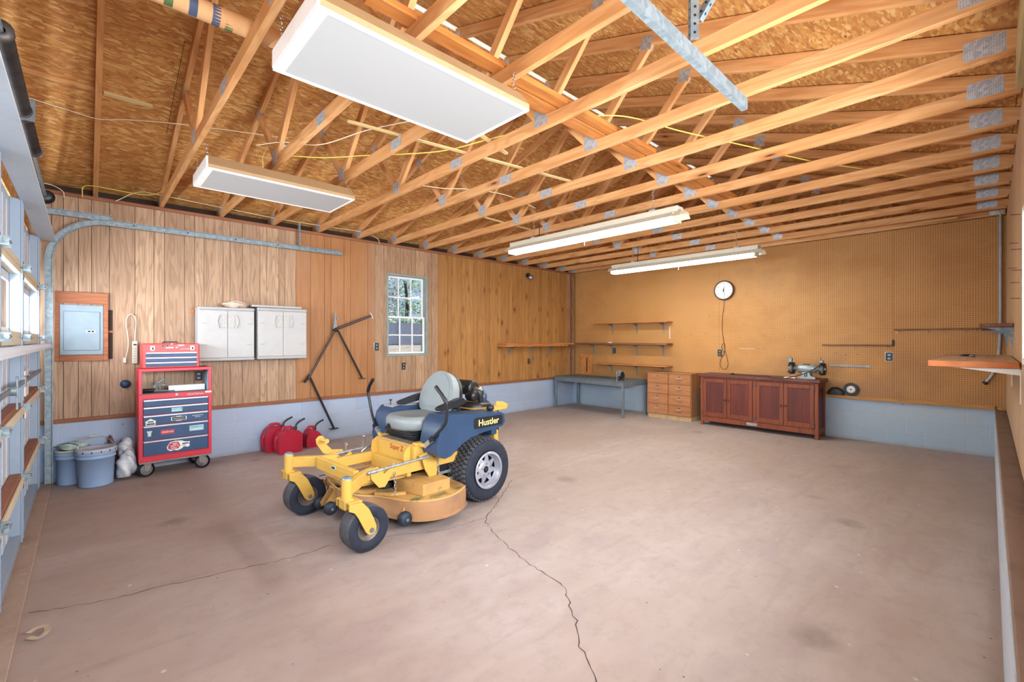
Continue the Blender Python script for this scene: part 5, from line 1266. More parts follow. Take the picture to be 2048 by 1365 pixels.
m = MB(); m.tube(bez([(gx - .03, gy - .16, gz + .05), (gx - .09, gy - .10, gz - .01), (7.96, gy + .03, .97), (7.902, 2.09, .925), (7.897, 2.27, .885), (7.90, 2.41, .915), (7.94, 2.48, .912), (8.02, 2.6, .906), (8.05, 2.85, .906), (8.07, 3.0, .908), (8.02, 3.02, .912), (8.03, 3.06, .92)], 7), .0055, 8); m.build('cord', BLKC, t)
m = MB(); m.box((7.985, 2.985, .904), (8.03, 3.02, .935), 0, .008); m.build('plug', BLKC, t)
m = MB(); m.box((7.97, 2.06, .901), (8.08, 2.22, .915), 0, .004); tag(m.build('note_block', PAPER), 'small white block lying on the cabinet beside the grinder', 'block')
# spare wheels on the sill
t = thing('grinding_disc', 'spare grinding wheel with white centre standing on the sill', 'grinding wheel', (XB - .03, 1.43, .656), 0, 'spare grinding parts'); cx = XB - .018
m = MB(); m.lathe([(.02, -.012), (.09, -.012), (.097, -.008), (.097, .008), (.09, .012), (.02, .012)], (cx - .006, 1.43, .655 + .097), 'x', 32); m.build('stone', plain('dark_stone', '#454b55', .85), t)
m = MB(); m.lathe([(.012, -.0145), (.055, -.0145), (.055, -.011), (.012, -.011)], (cx - .006, 1.43, .655 + .097), 'x', 24); m.build('paper_disc', PAPER, t)
t = thing('wheel_guard_cover', 'black curved wheel guard standing on the sill beside the dark cabinet', 'wheel guard', (XB - .03, 1.63, .656), 0, 'spare grinding parts')
m = MB(); m.lathe([(.05, -.02), (.105, -.02), (.108, .0), (.105, .03), (.05, .03)], (XB - .035, 1.62, .668), 'x', 28, a0=R(-5), a1=R(185)); m.v = [(v[0], v[1], v[2] + .085 * .0) for v in m.v]; m.lathe([(.012, -.02), (.05, -.02)], (XB - .035, 1.62, .668), 'x', 20, a0=0, a1=PI); m.build('shell', TARP, t)
m = MB(); m.box((XB - .05, 1.525, .656), (XB - .01, 1.715, .676), 0, .004); m.build('foot', TARP, t)

# corner conduit, right-hand shelves
m = MB(); m.tube(bez([(XB - .03, -.095, 3.07), (XB - .03, -.095, 2.5), (XB - .03, -.095, 1.9), (XB - .03, -.092, 1.62), (XB - .03, -.085, 1.40), (XB - .03, -.065, 1.20), (XB - .03, -.02, 1.05), (XB - .03, .03, .96)], 8), .016, 10); t = m.build('conduit', GREYC); tag(t, 'grey conduit running down the corner of the pegboard, cut off below', 'conduit')
m = MB(); m.cyl((XB - .03, .028, .962), (XB - .03, .05, .935), .024, n=14); m.build('conduit_cap', BLKP, t)
t = thing('side_shelf', 'thick pine shelf plank on the right wall, its end towards the camera', 'shelf', (5.4, YR, 1.33))
board('board', (4.426, .085, 1.331), (6.55, .085, 1.331), .44, .040, PLANKG, t)
m = MB(); m.box((4.418, -.135, 1.311), (4.426, .305, 1.351), 0, .002); m.build('end_grain', ENDG, t)
m = MB(); m.prism([(-.14, 1.309), (.24, 1.309), (.15, 1.302), (-.14, 1.262)], 'x', 4.50, 4.535); m.box((4.50, YR, 1.07), (4.535, YR + .006, 1.30)); m.build('bracket', WHITEM, t)
m = MB(); m.prism([(-.14, 1.309), (.24, 1.309), (.15, 1.302), (-.14, 1.262)], 'x', 6.2, 6.235); m.box((6.2, YR, 1.07), (6.235, YR + .006, 1.30)); m.build('bracket', WHITEM, t)
m = MB(); m.tube([(5.7, .17, 1.36), (5.78, .12, 1.36)], .012, 8); tag(m.build('bolt_piece', IRON), 'rusty bolt lying on the thick pine side shelf', 'bolt', 'bits on the side shelf')
m = MB(); m.ell((5.55, .10, 1.363), (.03, .022, .012), 12, 8); tag(m.build('hook_piece', GREYST), 'dark metal fitting lying on the thick pine side shelf', 'fitting', 'bits on the side shelf')
t = thing('side_shelf', 'small high shelf on a grey bracket at the far end of the right wall', 'shelf', (7.0, YR, 1.62))
board('board', (5.75, -.04, 1.628), (8.33, -.04, 1.628), .20, .03, SHELFD, t)
for x in (5.95, 7.8): bracket(t, (x, YR, 1.613), None, (0, 1, 0), .20, .19)
# header board hanging by the right-hand window
t = tag(board('header_board', (1.6, -.118, 2.90), (3.45, -.118, 2.90), .05, .25, lumber('header_greenish', ('#8f8058', '#a3936a', '#b3a57e'), '#6b5d3c', knots=False)), 'rough greenish header board under the trusses at the right edge', 'board')
# nails in the right-hand planks
for i, (x, z) in enumerate(((4.6, 2.35), (4.9, 2.2), (4.5, 2.1), (5.2, 2.05), (4.4, 1.95), (4.75, 1.9), (4.6, 1.78))):
    m = MB(); m.cyl((x, YR - .004, z), (x, YR + .045, z + .004), .0022, n=6); tag(m.build('wall_nail', IRON), 'long bare nail in the right-hand planks, %s from the top' % ('first', 'second', 'third', 'fourth', 'fifth', 'sixth', 'seventh')[i], 'nail', 'nails in the right wall')
# ------------------------------------------------------------------ zero-turn mower (local X forward, Y to its left, towards the camera)
mw = thing('riding_mower', 'yellow zero-turn riding mower with grey seat parked in the middle of the floor', 'riding mower', (2.66, 3.66, 0), R(184))
def mb(m, name, mt, parent=None, **k): return m.build(name, mt, parent or mw, 'l', **k)
def mframe(o, x, y): return WM[mw] @ frame(o, x, y)
# rear wheels
for s in (1, -1):
    c = (-.02, s * .34, .293); m = MB()
    prof = [(.160, -.115), (.172, -.13), (.20, -.142), (.245, -.146), (.268, -.138), (.279, -.12), (.2815, -.08), (.282, 0), (.2815, .08), (.279, .12), (.268, .138), (.245, .146), (.20, .142), (.172, .13), (.160, .115)]
    m.lathe(prof, c, 'y', 56)
    rows, N = 6, 42
    for r in range(rows):
        h0 = -.128 + r * .0427
        for k in range(N):
            t0 = 2 * PI * (k + .5 * (r % 2)) / N; w = 2 * PI / N * .40; q = .0175; sk = .018 * (1 if r % 2 else -1) * 0
            pts = [(-w * .55, -q), (w * .45, -q), (w, 0), (w * .45, q), (-w * .55, q), (-w, 0)] if 0 < r < rows - 1 else [(-w * .8, -q), (w * .8, -q), (w * .8, q), (-w * .8, q)]
            vs = []
            for rad in (.279, .2925):
                for (dt, dh) in pts:
                    h = h0 + .0213 + dh; drop = max(0, (abs(h) - .10)) * .35; rr = rad - drop; t = t0 + dt
                    vs.append((c[0] + rr * math.sin(t), c[1] + h, c[2] + rr * math.cos(t)))
            n = len(pts); m.add(vs, [(i, (i + 1) % n, n + (i + 1) % n, n + i) for i in range(n)] + [tuple(range(n, 2 * n))], 1)
    ty = mb(m, 'rear_tyre', [RUBBER, TREAD])
    o = s
    def L(prof, n=40, **k):
        q = MB(); q.lathe([(r, s * h) for r, h in prof], c, 'y', n, **k); return q
    m = L([(.150, .146), (.168, .150), (.172, .143), (.168, .136), (.156, .130), (.150, .095), (.140, .080)]); rm = mb(m, 'rim', RIM, ty)
    m = L([(.140, .080), (.132, .086), (.128, .088)], 48); m.lathe([(r, s * h) for r, h in ((.030, .105), (.072, .105), (.082, .096), (.086, .092))], c, 'y', 48)
    for k in range(8):      # spokes between the triangular openings
        t = 2 * PI * k / 8 + .2; vs = []
        for (rr, w, h) in ((.080, .031, .097), (.131, .013, .087)):
            for sg in (-1, 1):
                a = t + sg * w / rr; vs.append((c[0] + rr * math.cos(a), c[1] + s * h, c[2] + rr * math.sin(a)))
        vs += [(v[0], v[1] - s * .006, v[2]) for v in vs]
        m.add(vs, [(0, 1, 3, 2), (4, 6, 7, 5), (0, 2, 6, 4), (1, 5, 7, 3), (0, 4, 5, 1), (2, 3, 7, 6)])
    mb(m, 'wheel_disc', RIM, rm if False else ty)
    m = L([(0, .06), (.15, .06)], 30); mb(m, 'rim_well', BLKP, ty)
    m = L([(0, .118), (.018, .118), (.022, .112), (.022, .095), (.034, .095), (.034, .104)], 20); mb(m, 'hub', BLKP, ty)
    for k in range(5):
        t = 2 * PI * k / 5 + .3; p = Vector((c[0] + .054 * math.cos(t), c[1] + s * .104, c[2] + .054 * math.sin(t))); m = MB(); m.cyl(p, p + Vector((0, s * .013, 0)), .0085, n=6, sm=False); mb(m, 'wheel_nut', CHROME, ty)
# frame
m = MB(); m.box((1.183, -.315, .415), (1.226, .315, .515), 0, .005); m.box((1.226, -.30, .47), (1.232, .30, .478)); mb(m, 'front_crossbar', YEL)
for s in (1, -1):
    m = MB(); P = [(1.06, s * .298, .465), (1.14, s * .325, .465), (1.22, s * .385, .465), (1.29, s * .45, .465), (1.36, s * .497, .465)]
    m.sweep(bez(P, 5), [(-.024, -.043), (.024, -.043), (.024, .043), (-.024, .043)]); mb(m, 'caster_arm', YEL, bevel=.004)
    m = MB(); m.cyl((1.378, s * .50, .392), (1.378, s * .50, .532), .036, n=20); sp = mb(m, 'spindle_housing', YEL)
    m = MB(); m.lathe([(.0, .552), (.018, .55), (.034, .541), (.036, .532)], (1.378, s * .5, 0), 'z', 20); mb(m, 'grease_cap', GREYST, sp)
    m = MB(); m.box((-.30, s * .285 - .022, .395), (1.19, s * .285 + .022, .48), 0, .004); mb(m, 'frame_rail', YEL)
    # caster
    ca, cz = 1.245, .163
    m = MB(); pf = [(.075, -.055), (.085, -.066), (.115, -.073), (.142, -.070), (.155, -.060)]
    for k in range(7): h = -.054 + k * .018; pf += [(.1625 - abs(h) * .05, h - .006), (.163 - abs(h) * .05, h + .005), (.158 - abs(h) * .05, h + .008), (.158 - abs(h) * .05, h + .010)]
    pf += [(.155, .062), (.142, .070), (.115, .073), (.085, .066), (.075, .055)]
    m.lathe(pf[:5], (ca, s * .5, cz), 'y', 44); m.lathe(pf[4:-4], (ca, s * .5, cz), 'y', 44, 1); m.lathe(pf[-5:], (ca, s * .5, cz), 'y', 44); cw = mb(m, 'caster_tyre', [RUBBER, TREAD])
    m = MB(); m.lathe([(.02, .03), (.05, .034), (.066, .05), (.078, .06), (.084, .064), (.082, .056)], (ca, s * .5, cz), 'y', 30); m.lathe([(.02, -.03), (.05, -.034), (.066, -.05), (.078, -.06), (.084, -.064), (.082, -.056)], (ca, s * .5, cz), 'y', 30); mb(m, 'caster_rim', worn('caster_rim_worn', '#786f67', '#4f4238', .6, 12, .45, .4), cw)
    m = MB(); m.cyl((ca, s * .5 - .065, cz), (ca, s * .5 + .065, cz), .02, n=14); mb(m, 'axle_hub', BLACKM, cw)
    fk = None
    for q in (-1, 1):
        y = s * .5 + q * .088
        poly = [(1.408, .335), (1.408, .388), (1.35, .388), (1.305, .368), (1.262, .318), (1.226, .245), (1.204, .185), (1.206, .152), (1.226, .133), (1.258, .134), (1.282, .155), (1.308, .205), (1.338, .268), (1.368, .315)]
        m = MB(); m.prism(poly, 'y', y - .006, y + .006); f = mb(m, 'fork_arm', YEL, bevel=.002)
        m = MB(); yo = y + q * .006; m.cyl((ca - .005, yo, cz), (ca - .005, yo + q * .014, cz), .017, .014, 14); mb(m, 'axle_bolt', GREYST, f)
    m = MB(); m.box((1.31, s * .5 - .094, .374), (1.407, s * .5 + .094, .39), 0, .004); m.box((1.345, s * .5 - .045, .33), (1.415, s * .5 + .045, .40), 0, .006); mb(m, 'fork_crown', YEL)
    # lift gear on each side
    b = s * .345
    m = MB(); m.prism([(1.115, .50), (1.10, .43), (1.035, .355), (.985, .35), (.965, .375), (.895, .475), (.905, .50), (.99, .455), (1.05, .52)], 'y', b - .005, b + .005); mb(m, 'lift_plate', YEL, bevel=.002)
    m = MB(); m.prism([(.665, .53), (.63, .49), (.60, .40), (.56, .335), (.485, .33), (.46, .42), (.44, .53), (.50, .48), (.58, .55)], 'y', b - .005, b + .005); mb(m, 'lift_plate', YEL, bevel=.002)
    m = MB(); m.cyl((1.08, b + s * .018, .494), (.60, b + s * .018, .512), .0105, n=12); m.cyl((1.12, b + s * .018, .4925), (1.05, b + s * .018, .495), .015, n=8); m.cyl((.64, b + s * .018, .5105), (.575, b + s * .018, .513), .015, n=8); m.ell((1.13, b + s * .018, .492), (.018, .016, .016), 10, 8); mb(m, 'lift_rod', STEEL)
    for (a0, z0, a1, z1) in ((.905, .45, .90, .268), (.475, .47, .46, .29)):
        m = MB(); p0 = Vector((a0, b + s * .012, z0)); p1 = Vector((a1, b + s * .02, z1)); n = 7
        for k in range(n):
            cc = p0 + (p1 - p0) * ((k + .5) / n); ax = 'x' if k % 2 else 'y'; P = []
            for i in range(12):
                t = 2 * PI * i / 12; u, v = .0075 * math.cos(t), .0165 * math.sin(t)
                P.append(cc + (Vector((0, u, v)) if ax == 'x' else Vector((u, 0, v))))
            m.tube(P, .0032, 5, closed=True)
        mb(m, 'deck_chain', CHROME)
    m = MB(); m.box((.16, s * .275 - .006, .30), (.50, s * .275 + .006, .325), 0, .002, M=Matrix.Rotation(0, 4, 'Z')); m.box((.16, s * .30 - .006, .24), (.46, s * .30 + .006, .262), 0, .002); mb(m, 'push_arm', STEEL)
m = MB(); m.box((-.33, -.31, .33), (-.27, .31, .60), 0, .01); mb(m, 'rear_frame', YEL)
# foot tray, riser plate, seat platform
m = MB(); m.prism([(.73, .352), (1.185, .372), (1.185, .384), (.73, .364)], 'y', -.262, .262); mb(m, 'foot_tray', YELD)
m = MB(); m.prism([(.80, .3672), (1.10, .3806), (1.10, .3836), (.80, .3702)], 'y', -.20, .14); mb(m, 'grip_mat', MATG)
m = MB(); m.box((.705, -.275, .36), (.745, .30, .462), 0, .006); m.box((.65, -.275, .455), (.745, .30, .466), 0, .003); mb(m, 'step_beam', YEL)
m = MB(); m.box((.672, -.275, .462), (.684, .245, .612), 0, .003); m.prism([(.684, .465), (.73, .46), (.745, .50), (.735, .56), (.684, .605)], 'y', .236, .246); m.prism([(.684, .465), (.73, .46), (.745, .50), (.735, .58), (.684, .61)], 'y', -.276, -.266); mb(m, 'riser_plate', YEL)
m = MB(); m.box((.28, -.28, .595), (.69, .25, .61), 0, .003); mb(m, 'seat_platform', YELD)
m = MB(); m.box((.36, -.24, .610), (.665, .22, .614)); mb(m, 'platform_mat', MATG)
m = MB(); m.box((.42, .235, .46), (.672, .30, .60), 0, .006); m.box((.42, -.30, .46), (.672, -.265, .60), 0, .006); mb(m, 'side_box', YEL)
for s in (1, -1):
    m = MB(); m.cyl((.61, s * .27, .60), (.61, s * .36, .61), .018, n=14); m.box((.56, s * .27 - .03, .598), (.66, s * .27 + .03, .625), 0, .008); mb(m, 'lever_pivot', YEL)
tx = text('Super Z', .062, plain('red_decal', '#b5332c', .5), mframe((.6846, .045, .556), (0, 1, 0), (0, 0, 1)), mw, 'lettering', sx=1.0, shear=.12, bold=.001)
for (y, mt) in ((.10, PAPER), (.135, REDP), (.165, PAPER)):
    m = MB(); m.cyl((.745, y, .425), (.7462, y, .425), .015, n=18, sm=False); st = mb(m, 'round_decal', mt)
m = MB(); m.cyl((.7462, .10, .425), (.7468, .10, .425), .011, n=18, sm=False); mb(m, 'decal_print', TEAL)
m = MB(); m.box((.746, .128, .422), (.7474, .142, .428)); m.box((.746, .132, .418), (.7474, .138, .432)); mb(m, 'decal_print', PAPER)
m = MB(); m.box((1.226, -.03, .472), (1.2335, .03, .496)); mb(m, 'plate_decal', TEAL)
m = MB(); m.box((1.2336, -.024, .476), (1.2342, .024, .492)); mb(m, 'plate_decal', BLKP)
# seat
m = MB(); m.prism([(.30, .614), (.60, .614), (.66, .705), (.24, .705)], 'y', -.19, .19); m.box((.27, -.205, .655), (.635, .205, .665)); m.box((.255, -.21, .68), (.65, .21, .69)); mb(m, 'seat_suspension', BLACKM, bevel=.012)
def cushion(xs, ys, z0, z1, dish, e=2.6, n=26, k=9):
    """padded cushion: superellipse plan, rounded edge, dished top"""
    m = MB(); vs = []; cx, cy = (xs[0] + xs[1]) / 2, (ys[0] + ys[1]) / 2; hx, hy = (xs[1] - xs[0]) / 2, (ys[1] - ys[0]) / 2
    rings = [(.80, 0), (.93, .06), (.985, .25), (1, .5), (.985, .75), (.94, .90), (.86, .99), (.70, 1.0), (.45, .96), (.2, .93)]
    for (q, h) in rings:
        for i in range(48):
            t = 2 * PI * i / 48; c, s_ = math.cos(t), math.sin(t)
            x = hx * q * math.copysign(abs(c) ** (2 / e), c); y = hy * q * math.copysign(abs(s_) ** (2 / e), s_); z = z0 + (z1 - z0) * h
            if q < .8 and h > .5: z -= dish * (1 - (q / .8) ** 2)
            vs.append((cx + x, cy + y, z))
    R_ = len(rings)
    m.add(vs, [(j * 48 + i, j * 48 + (i + 1) % 48, (j + 1) * 48 + (i + 1) % 48, (j + 1) * 48 + i) for j in range(R_ - 1) for i in range(48)], 0, True)
    m.add(vs, [tuple(range(48))[::-1], tuple(range((R_ - 1) * 48, R_ * 48))], 0, True); return m
mb(cushion((.205, .695), (-.255, .255), .70, .825, .02), 'seat_cushion', SEATG)
wv = [(0, .17), (.03, .215), (.09, .245), (.17, .25), (.25, .228), (.31, .19), (.355, .14), (.385, .085), (.40, .03)]
outl = [(w, s) for s, w in wv] + [(-w, s) for s, w in wv[::-1]]
TB = Matrix.Translation((.20, 0, .795)) @ Matrix.Rotation(R(-17), 4, 'Y')      # x = thickness, y across, z up the back
def back(outline, x0, x1, name, mt, bv, seg=4):
    m = MB(); m.prism(outline, 'x', x0, x1); m.v = [tuple(TB @ Vector(v)) for v in m.v]; return mb(m, name, mt, bevel=bv, seg=seg)
back(outl, -.02, .065, 'backrest', SEATG, .032, 5)
back([(a * .74, .05 + c * .83) for a, c in outl], .05, .073, 'back_pad', SEATG, .012, 3)
back([(a * 1.03, c * 1.015 - .004) for a, c in outl], -.045, -.012, 'back_shell', BLACKM, .012, 3)
for s in (1, -1):
    m = MB(); m.prism([(.12, .925), (.155, .965), (.20, .962), (.42, .908), (.44, .892), (.425, .872), (.39, .868), (.16, .905)], 'y', s * .30 - .03, s * .30 + .03); ar = mb(m, 'armrest', BLACKM, bevel=.014, seg=3)
    m = MB(); m.cyl((.19, s * .235, .845), (.19, s * .305, .845), .028, n=16); m.cyl((.19, s * .305, .845), (.19, s * .318, .845), .017, n=12); m.box((.15, s * .25, .80), (.20, s * .27, .935), 0, .004); mb(m, 'armrest_pivot', BLACKM, ar)
m = MB(); m.cyl((.668, -.06, .735), (.70, -.06, .735), .022, n=14); m.cyl((.70, -.06, .735), (.706, -.06, .735), .012, n=12); mb(m, 'seat_knob', BLACKM)
# drive levers, splayed outwards
for s in (1, -1):
    m = MB(); m.tube(bez([(.598, s * .445, .678), (.59, s * .50, .73), (.57, s * .575, .815), (.572, s * .60, .90), (.585, s * .61, 1.0), (.592, s * .565, 1.05), (.597, s * .50, 1.108)], 5), .0135, 10); lv = mb(m, 'drive_lever', BLACKM)
    m = MB(); m.tube([(.584, s * .61, .99), (.592, s * .565, 1.05), (.598, s * .49, 1.115)], .0165, 12); mb(m, 'lever_grip', DARK, lv)
    m = MB(); m.obox((.603, s * .40, .638), (.026, .12, .036), (s * R(37), 0, 0)); mb(m, 'lever_base', STEEL, lv)
    m = MB(); m.obox((.603, s * .442, .672), (.03, .045, .04), (s * R(37), 0, 0)); mb(m, 'lever_clamp', BLACKM, lv)
# side tanks
for s in (1, -1):
    poly = [(-.21, .72), (-.20, .795), (-.15, .822), (.10, .835), (.42, .862), (.50, .858), (.555, .80), (.60, .60), (.585, .535), (.52, .505), (.45, .515), (.39, .555), (.32, .60), (.22, .635), (.08, .66), (-.10, .672), (-.18, .685)]
    m = MB(); m.prism(poly, 'y', min(s * .262, s * .505), max(s * .262, s * .505)); tk = mb(m, 'side_tank', TANK, bevel=.028, seg=4)
    m = MB(); m.box((-.17, s * .28, .60), (-.10, s * .44, .69), 0, .006); m.box((-.19, s * .30, .42), (-.12, s * .33, .68), 0, .004); mb(m, 'tank_bracket', TANK)
    if s == 1:
        m = MB(); m.prism([(-.165, .703), (.175, .703), (.19, .72), (.19, .785), (.17, .80), (-.15, .795), (-.175, .78), (-.178, .72)], 'y', .5052, .5068); pl = mb(m, 'name_panel', BLKP, tk)
        text('Hustler', .080, YTXT, mframe((.005, .5076, .748), (-1, 0, 0), (0, 0, 1)), pl, 'lettering', sx=1.08, bold=.0012)
    else:
        m = MB(); m.box((.18, -.46, .846), (.50, -.31, .866), 0, .003, M=Matrix.Rotation(-.0, 4, 'Y')); cp = mb(m, 'control_panel', ALU)
        for (x, y, h, mt) in ((.46, -.40, .04, BLKP), (.36, -.37, .03, REDP), (.29, -.36, .045, BLKP), (.41, -.35, .02, BLKP)):
            m = MB(); m.cyl((x, y, .864), (x, y, .866 + h), .005, n=8); m.cyl((x, y, .866 + h), (x, y, .876 + h), .016, n=12); mb(m, 'panel_knob', mt, cp)
    m = MB(); m.lathe([(.02, .815), (.026, .83), (.036, .835), (.036, .85), (.032, .875), (.02, .88), (0, .88)], (-.135, s * .385, 0), 'z', 16); mb(m, 'fuel_cap', BLACKM, tk)
# engine behind the seat
m = MB(); m.box((-.46, -.20, .50), (-.10, .20, .80), 0, .02); m.lathe([(0, .86), (.15, .86), (.17, .84), (.17, .79)], (-.28, 0, 0), 'z', 28); m.box((-.44, -.25, .62), (-.14, .25, .74), 0, .03); mb(m, 'engine_block', BLACKM)
m = MB(); m.lathe([(0, -.20), (.07, -.20), (.078, -.185), (.078, .03), (.07, .045), (.05, .05), (0, .05)], (-.235, 0, 1.005), 'y', 26); mb(m, 'air_filter', BLACKM)
m = MB(); m.lathe([(0, -.02), (.05, -.02), (.055, .0), (.055, .07), (.045, .09), (0, .09)], (-.20, .02, .93), 'y', 22); m.tube(bez([(-.22, .05, .99), (-.26, .10, .96), (-.28, .10, .86)], 5), .028, 12); mb(m, 'intake_hose', BLACKM)
m = MB(); m.lathe([(0, .815), (.036, .815), (.036, .93), (.03, .945), (.02, .95), (.02, .97), (0, .97)], (-.33, .085, 0), 'z', 18); mb(m, 'oil_reservoir', TANK)
m = MB(); m.cyl((-.235, .05, 1.0), (-.235, .085, 1.0), .022, n=8, sm=False); m.cyl((-.235, .085, 1.0), (-.235, .10, 1.0), .014, n=10); mb(m, 'brass_fitting', GOLD)
m = MB(); m.tube(bez([(-.235, .06, .985), (-.29, .085, 1.0), (-.33, .085, .965)], 5), .016, 10); m.cyl((-.30, .075, .985), (-.315, .09, .985), .028, n=12); mb(m, 'hose_clamp', CHROME)
m = MB(); m.box((-.42, -.26, .806), (-.10, .34, .818), 0, .003); m.prism([(-.40, .818), (-.30, .818), (-.31, .93), (-.35, .95), (-.39, .93)], 'y', .005, .012); m.box((-.42, .32, .80), (-.12, .335, .85), 0, .003); mb(m, 'engine_guard', YEL)
m = MB(); m.sweep([(-.42, .335, .83), (-.36, .335, .86), (-.26, .335, .875)], [(-.006, -.02), (.006, -.02), (.006, .02), (-.006, .02)]); mb(m, 'guard_lip', YEL)
m = MB(); m.box((-.16, -.19, .18), (.14, .19, .46), 0, .03); m.cyl((-.02, -.2, .293), (-.02, .2, .293), .05, n=16); m.box((.10, -.24, .30), (.42, .24, .58), 0, .02); mb(m, 'transmission', BLACKM)
# cutting deck
dk = [(.30, -.58), (.28, -.2), (.28, .2), (.30, .50), (.36, .565), (.45, .615), (.55, .645), (.66, .640), (.76, .60), (.84, .53), (.90, .42), (.94, .30), (.985, .20), (1.04, .13), (1.08, .05), (1.095, -.06), (1.095, -.22), (1.06, -.42), (1.02, -.56), (.95, -.66), (.80, -.72), (.6, -.71), (.4, -.66)]
def ring(poly, k):
    cx, cy = .68, -.04; return [(cx + (a - cx) * k, cy + (b - cy) * k) for a, b in poly]
dks = []
P = [Vector((a, b, 0)) for a, b in dk]; n = len(P)
for i in range(n):
    p0, p1, p2, p3 = P[i - 1], P[i], P[(i + 1) % n], P[(i + 2) % n]
    for k in range(4):
        t = k / 4; q = .5 * (2 * p1 + (p2 - p0) * t + (2 * p0 - 5 * p1 + 4 * p2 - p3) * t * t + (3 * p1 - p0 - 3 * p2 + p3) * t ** 3); dks.append((q.x, q.y))
m = MB(); N = len(dks); lv = [(1.0, .236), (.985, .246), (.97, .240)]; vs = []
for k, z in lv: vs += [(a, b, z) for a, b in ring(dks, k)]
m.add(vs, [(j * N + i, j * N + (i + 1) % N, (j + 1) * N + (i + 1) % N, (j + 1) * N + i) for j in range(2) for i in range(N)] + [tuple(range(2 * N, 3 * N))]); top = mb(m, 'cutting_deck', YELD)
m = MB(); lv = [(1.0, .238), (1.004, .20), (1.004, .105), (1.022, .100), (1.022, .088), (1.0, .086), (.98, .092), (.985, .225)]; vs = []
for k, z in lv: vs += [(a, b, z) for a, b in ring(dks, k)]
m.add(vs, [(j * N + i, j * N + (i + 1) % N, (j + 1) * N + (i + 1) % N, (j + 1) * N + i) for j in range(len(lv) - 1) for i in range(N)]); mb(m, 'deck_skirt', worn('scuffed_skirt', '#a57c56', '#84675c', .95, 3.2, .5, 0, '#b98a45'))
for s in (1, -1):
    m = MB(); m.prism([(.785, s * .165), (.43, s * .185), (.455, s * .50), (.725, s * .49)], 'z', .243, .335); mb(m, 'pulley_cover', YELD, bevel=.005)
    m = MB(); m.prism([(.98, s * .18), (.90, s * .30), (.80, s * .36), (.79, s * .34), (.88, s * .28), (.96, s * .16)], 'z', .243, .268); mb(m, 'deck_baffle', YELD)
m = MB(); m.prism([(1.03, -.40), (1.04, -.22), (.93, -.20), (.92, -.38)], 'z', .243, .285); mb(m, 'deck_baffle', YELD, bevel=.004)
m = MB(); m.prism([(1.06, .02), (.95, .16), (.93, .13), (1.03, .0)], 'z', .243, .275); mb(m, 'deck_baffle', YELD)
m = MB(); m.cyl((.60, 0, .243), (.60, 0, .30), .13, n=28); m.cyl((.60, 0, .30), (.60, 0, .33), .05, n=20); m.cyl((.80, .06, .243), (.80, .06, .29), .06, n=20); mb(m, 'drive_pulley', BLACKM)
m = MB(); rd = random.Random(5)
for (ca, cb, sa, sb, q) in ((.93, .0, .09, .10, 150), (.86, .22, .05, .07, 90), (.80, .50, .05, .03, 70), (.62, .56, .10, .03, 80), (.40, .54, .04, .02, 40), (1.02, -.30, .05, .12, 110)):
    for _ in range(q):
        a, b = rd.gauss(ca, sa * .6), rd.gauss(cb, sb * .6); t = rd.uniform(0, PI); l = rd.uniform(.006, .016); h = rd.uniform(.242, .252)
        u = Vector((math.cos(t), math.sin(t), rd.uniform(-.3, .3))) * l; w = Vector((-math.sin(t), math.cos(t), 0)) * .0022; p = Vector((a, b, h)); m.add([p - u - w, p + u - w, p + u + w, p - u + w], [(0, 1, 2, 3)])
g_ = mb(m, 'grass_clippings', GRASS_, fix=False); g_['kind'] = 'stuff'
def roller(a, b, z, r, w, name='deck_roller'):
    m = MB(); m.lathe([(.012, -w), (r * .55, -w), (r * .6, -w * .9), (r * .8, -w), (r, -w * .45), (r, w * .45), (r * .8, w), (r * .6, w * .9), (r * .55, w), (.012, w)], (a, b, z), 'y', 24); o = mb(m, name, RUBBERB)
    m = MB(); m.cyl((a, b - w * 1.2, z), (a, b + w * 1.2, z), .012, n=10); mb(m, 'roller_bolt', GREYST, o)
roller(.905, .50, .118, .056, .034)
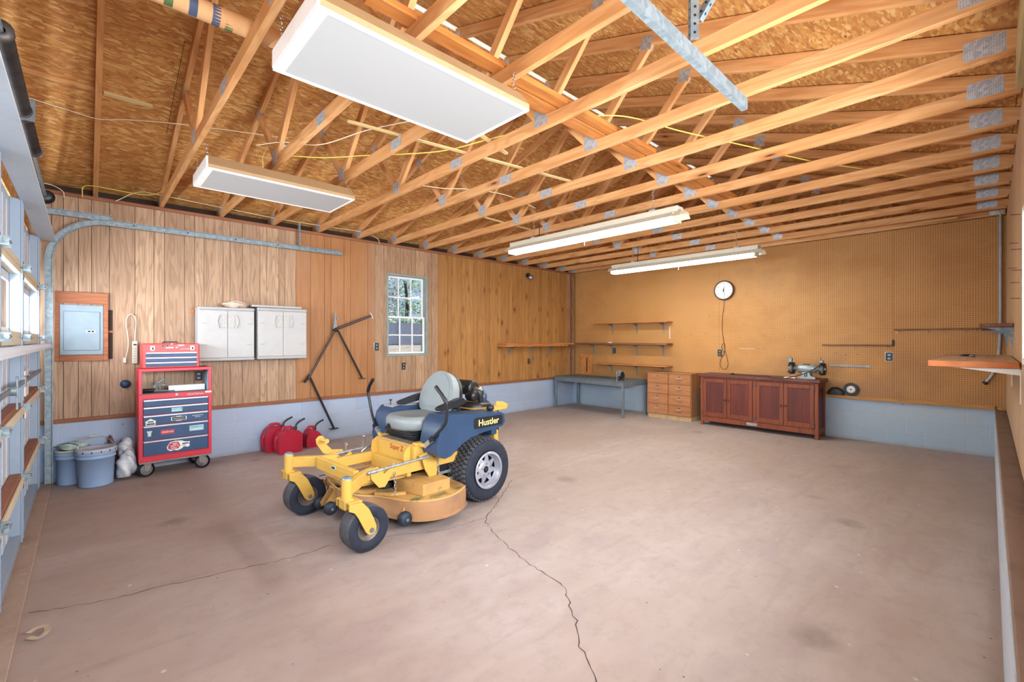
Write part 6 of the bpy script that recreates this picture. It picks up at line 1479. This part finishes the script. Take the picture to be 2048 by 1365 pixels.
m = MB(); m.prism([(.84, .20), (.88, .20), (.92, .118), (.89, .105), (.84, .12)], 'y', .455, .462); mb(m, 'roller_bracket', YELD)
for b in (-.375, -.185): roller(1.168, b, .098, .054, .032)
m = MB()
for b in (-.325, -.235): m.prism([(1.06, .24), (1.10, .235), (1.19, .12), (1.18, .085), (1.15, .085), (1.06, .18)], 'y', b - .004, b + .004)
m.box((1.05, -.33, .232), (1.11, -.23, .24)); mb(m, 'roller_bracket', YELD)
roller(1.0, -.735, .135, .05, .03)
m = MB(); m.prism([(.90, .22), (.95, .22), (1.02, .14), (.99, .12), (.90, .15)], 'y', -.70, -.694); mb(m, 'roller_bracket', YELD)
m = MB(); m.add([(.52, -.70, .24), (.95, -.68, .24), (.92, -.95, .16), (.55, -.95, .16), (.52, -.70, .23), (.95, -.68, .23), (.92, -.95, .15), (.55, -.95, .15)], [(0, 1, 2, 3), (7, 6, 5, 4), (0, 4, 5, 1), (1, 5, 6, 2), (2, 6, 7, 3), (3, 7, 4, 0)]); mb(m, 'discharge_chute', TANK)
# pedal and height gear on the far side
m = MB(); m.prism([(1.165, .665), (1.19, .64), (1.185, .60), (1.13, .515), (1.08, .49), (.95, .49), (.95, .515), (1.05, .53), (1.095, .58), (1.115, .645), (1.14, .665)], 'y', -.415, -.403); mb(m, 'lift_pedal', YEL, bevel=.002)
m = MB(); m.cyl((1.145, -.405, .635), (1.145, -.30, .635), .017, n=14); m.cyl((1.145, -.30, .635), (1.145, -.295, .635), .020, n=14); mb(m, 'pedal_peg', YEL)
m = MB(); m.tube(bez([(.78, -.36, .48), (.775, -.36, .52), (.77, -.355, .57), (.77, -.35, .60)], 4), .012, 10); m.torus((.77, -.35, .615), 'z', .016, .004, 14, 6); m.cyl((.80, -.36, .47), (.75, -.36, .50), .016, n=10); mb(m, 'height_pin', CHROME)
m = MB(); m.box((.93, -.372, .47), (.945, -.366, .555), 0, .002); m.torus((.9375, -.369, .565), 'y', .012, .003, 12, 6); mb(m, 'hitch_pin', CHROME)
